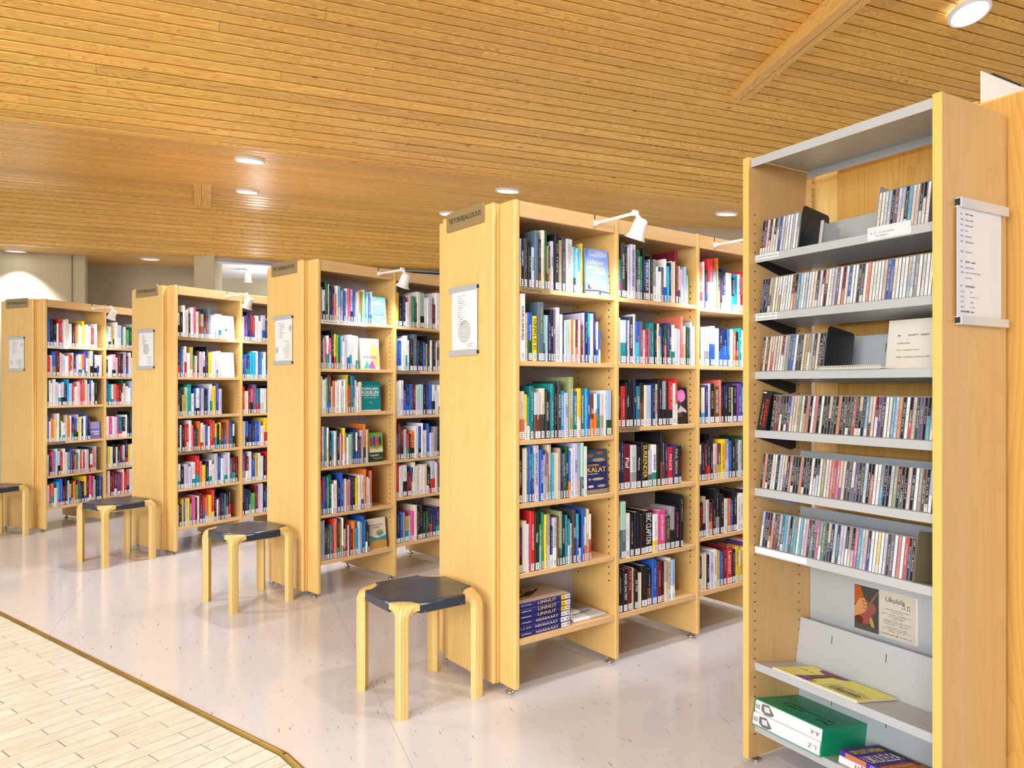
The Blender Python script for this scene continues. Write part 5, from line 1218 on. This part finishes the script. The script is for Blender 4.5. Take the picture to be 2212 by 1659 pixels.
def dm2(mb, W_, D_, t):
    z = t+.0004
    def P(pts, col, k): mb.poly([(a*W_, b*D_, z+k*.0002) for a, b in pts], [tuple(range(len(pts)))], rgb(*col))
    P([(.42, .03), (.58, .03), (.58, .98), (.42, .98)], (222, 122, 40), 1); P([(.58, .03), (.99, .03), (.99, .98), (.58, .98)], (70, 44, 34), 1)
    P([(.6, .1), (.82, .03), (.9, .5), (.75, .75), (.58, .6)], (206, 136, 80), 2); P([(.86, .2), (.99, .2), (.99, .9), (.86, .9)], (30, 24, 22), 3)
    for i in range(6): P([(.86, .24+i*.1), (.99, .24+i*.1), (.99, .25+i*.1), (.86, .25+i*.1)], (210, 190, 160), 4)
    P([(.04, .78), (.5, .86), (.5, .97), (.04, .97)], (40, 48, 84), 1)
    text(mb, 'OPI SOITTAMAAN', (.11*W_, .45*D_, z+.0006), (0, 1, 0), (-1, 0, 0), D_*.8, W_*.085, rgb(240, 230, 60), bold=.001)
    text(mb, 'UKULELEA', (.28*W_, .45*D_, z+.0006), (0, 1, 0), (-1, 0, 0), D_*.84, W_*.15, rgb(250, 250, 250), bold=.002)
    dashes(mb, (.47*W_, .5*D_, z+.0008), (0, 1, 0), (-1, 0, 0), D_*.6, .005, (.9, .85, .8)); dashes(mb, (.53*W_, .5*D_, z+.0008), (0, 1, 0), (-1, 0, 0), D_*.5, .005, (.9, .85, .8))
    text(mb, 'OPI SOITTAMAAN UKULELEA', (.62*W_, -.0006, t/2), (1, 0, 0), (0, 0, 1), W_*.55, t*.45, (.85, .85, .85)); mb.quad((.02, -.0004, .002), (.09, -.0004, .002), (.09, -.0004, t-.002), (.02, -.0004, t-.002), rgb(190, 120, 80))
zs = lambda y: HS[7]-(y-fy)*math.tan(TH)
manual(.345, fy+.012, zs(fy+.012)+.0012, .30, .19, .026, .04, (236, 226, 224), 'white and red manual under the purple one on the lowest rack shelf', dm1)
manual(.352, fy+.006, zs(fy+.006)+.0285, .30, .195, .018, .0, (72, 48, 150), 'purple manual lettered OPI SOITTAMAAN UKULELEA on the lowest rack shelf', dm2)

# acrylic notice on the right side panel; reads along +Y
root = empty('notice_holder', mwE, 'glossy notice in aluminium rails on the right side of the disc rack', 'notice')
xp = RW
for nm, a, b in (('top_rail', 1.795, 1.822), ('bottom_rail', 1.476, 1.50)):
    mb = MB(); mb.box(xp+.0003, xp+.018, .062, .312, a, b); rpart(nm, mb, M['alu'], root, bevel=.0015)
    mb = MB(); mb.box(xp+.002, xp+.016, .0608, .0618, a+.004, b-.004); rpart('end_cap', mb, M['rubber'], root)
mb = MB(); mb.box(xp+.008, xp+.0095, .058, .285, 1.495, 1.80); rpart('paper_sheet', mb, M['acryl'], root)
mb = MB(); xq = xp+.0098
NOTE = [(1.785, '78', 'NUOTIT – ylähyllyt', 1), (1.770, '78.32', 'Elokuvamusiikki', 0), (1.755, '78.4', 'Kansanmusiikki', 0), (1.740, '78.61', 'Piano', 0), (1.725, '78.66', 'Harmonikka', 0), (1.710, '78.8', 'Puhallinsoittimet', 0), (1.682, '78.89', 'Populaarimusiikki', 0),
        (1.655, '78', 'NUOTIT – keskellä', 1), (1.640, '78.2', 'Laulukokoelmat', 0), (1.625, '78.371', 'Kirkollinen musiikki ja 78.896 hengellinen', 0), (1.611, '', 'populaarimusiikki', 0), (1.588, '78', 'SOITONOPPAAT', 1)]
for zz, a, b, bo in NOTE:
    if a: text(mb, a, (xq, .074, zz-.006), (0, 1, 0), (0, 0, 1), .018, .0052, (.12, .12, .12), align='l', bold=.0005*bo, maxasp=.9)
    text(mb, b, (xq, .098, zz-.006), (0, 1, 0), (0, 0, 1), .12, .0055, (.12, .12, .12), align='l', bold=.0005*bo, maxasp=.8)
for zz, a, b in ((1.573, '78.6107', 'Piano'), (1.559, '78.7107', 'Jouhisoittimet (78.71)'), (1.545, '78.7107', 'Kantele'), (1.531, '78.8107', 'Kitara (78.75)')):
    text(mb, a, (xq, .074, zz-.006), (0, 1, 0), (0, 0, 1), .026, .005, (.2, .2, .2), align='l', maxasp=.8); text(mb, b, (xq, .122, zz-.006), (0, 1, 0), (0, 0, 1), .09, .005, (.2, .2, .2), align='l', maxasp=.8)
text(mb, 'TOIVELAULUKIRJAT – alhaalla', (xq, .074, 1.512), (0, 1, 0), (0, 0, 1), .12, .006, (.08, .08, .08), align='l', bold=.0005, maxasp=.8)
mb.build('lettering', M['print'], root, mwE)

# ------------------------------------------------------------------ bookcase behind the rack
HE = 2.167
caseE = empty('bookcase', mwE @ T3(.43, .43, 0), 'tall pine bookcase end panel standing directly behind the disc rack', 'bookcase')
def epart(name, b, mat, bevel=.003):
    mb = MB(); mb.box(*b); return mb.build(name, M[mat], caseE, mwE, cols=False, bevel=bevel)
epart('gable', (-.018, .86, .402, .43, .025, HE), 'veneer', .008)
epart('gable_batten', (.122, .75, .375, .4018, .03, HE-.002), 'pine_panel', .004)
epart('gable_panel', (.112, .76, .356, .3748, .03, HE), 'pine_panel', .008)
for k in range(1, 4):
    yb = .43+BAY*k; epart('divider', (-.018, .86, yb-PT, yb, .025, HE-.06), 'edge')
    ya = .4305+BAY*(k-1)
    for h in (.234, .52, .81, 1.11, 1.41, 1.72, 2.07): epart('shelf', (-.01, .85, ya, yb-PT-.0005, h-.02, h), 'shelfwood', .002)
    epart('back_board', (.41, .416, ya, yb-PT-.0005, .24, 2.05), 'back', 0)
for y in (.416, .43+3*BAY-.012):
    for x in (.03, .81):
        mb = MB(); mb.lathe([(0, 0), (0, .018), (.008, .018), (.012, .006), (.0245, .006)], (x, y, .0004), (0, 0, 1), 14); mb.build('foot', M['metal'], caseE, mwE, cols=False)
# white file box and small wooden block on top
root = empty('file_tray', mwE @ T3(.60, .37, HE), 'white file tray with black binder on top of the bookcase behind the rack', 'tray')
def tp(nm, b, mat, bv=.001):
    mb = MB(); mb.box(*b); mb.build(nm, M[mat], root, mwE, cols=False, bevel=bv)
tp('side_board', (.600, .603, .362, .62, HE+.0003, HE+.097), 'lampwhite'); tp('back_board', (.54, .5998, .617, .62, HE+.0003, HE+.09), 'lampwhite'); tp('bottom', (.54, .5998, .44, .6168, HE+.0003, HE+.003), 'lampwhite')
tp('binder', (.572, .598, .44, .615, HE+.0035, HE+.112), 'dark_metal', .006)
mb = MB(); mb.prism([(.56, .375), (.585, .372), (.588, .39), (.562, .392)], HE+.0003, HE+.014); o = mb.build('wooden_block', M['pine_panel'], mw=mwE, cols=False, bevel=.003); tag(o, 'tiny wooden block beside the white file tray on top of the bookcase', 'block')
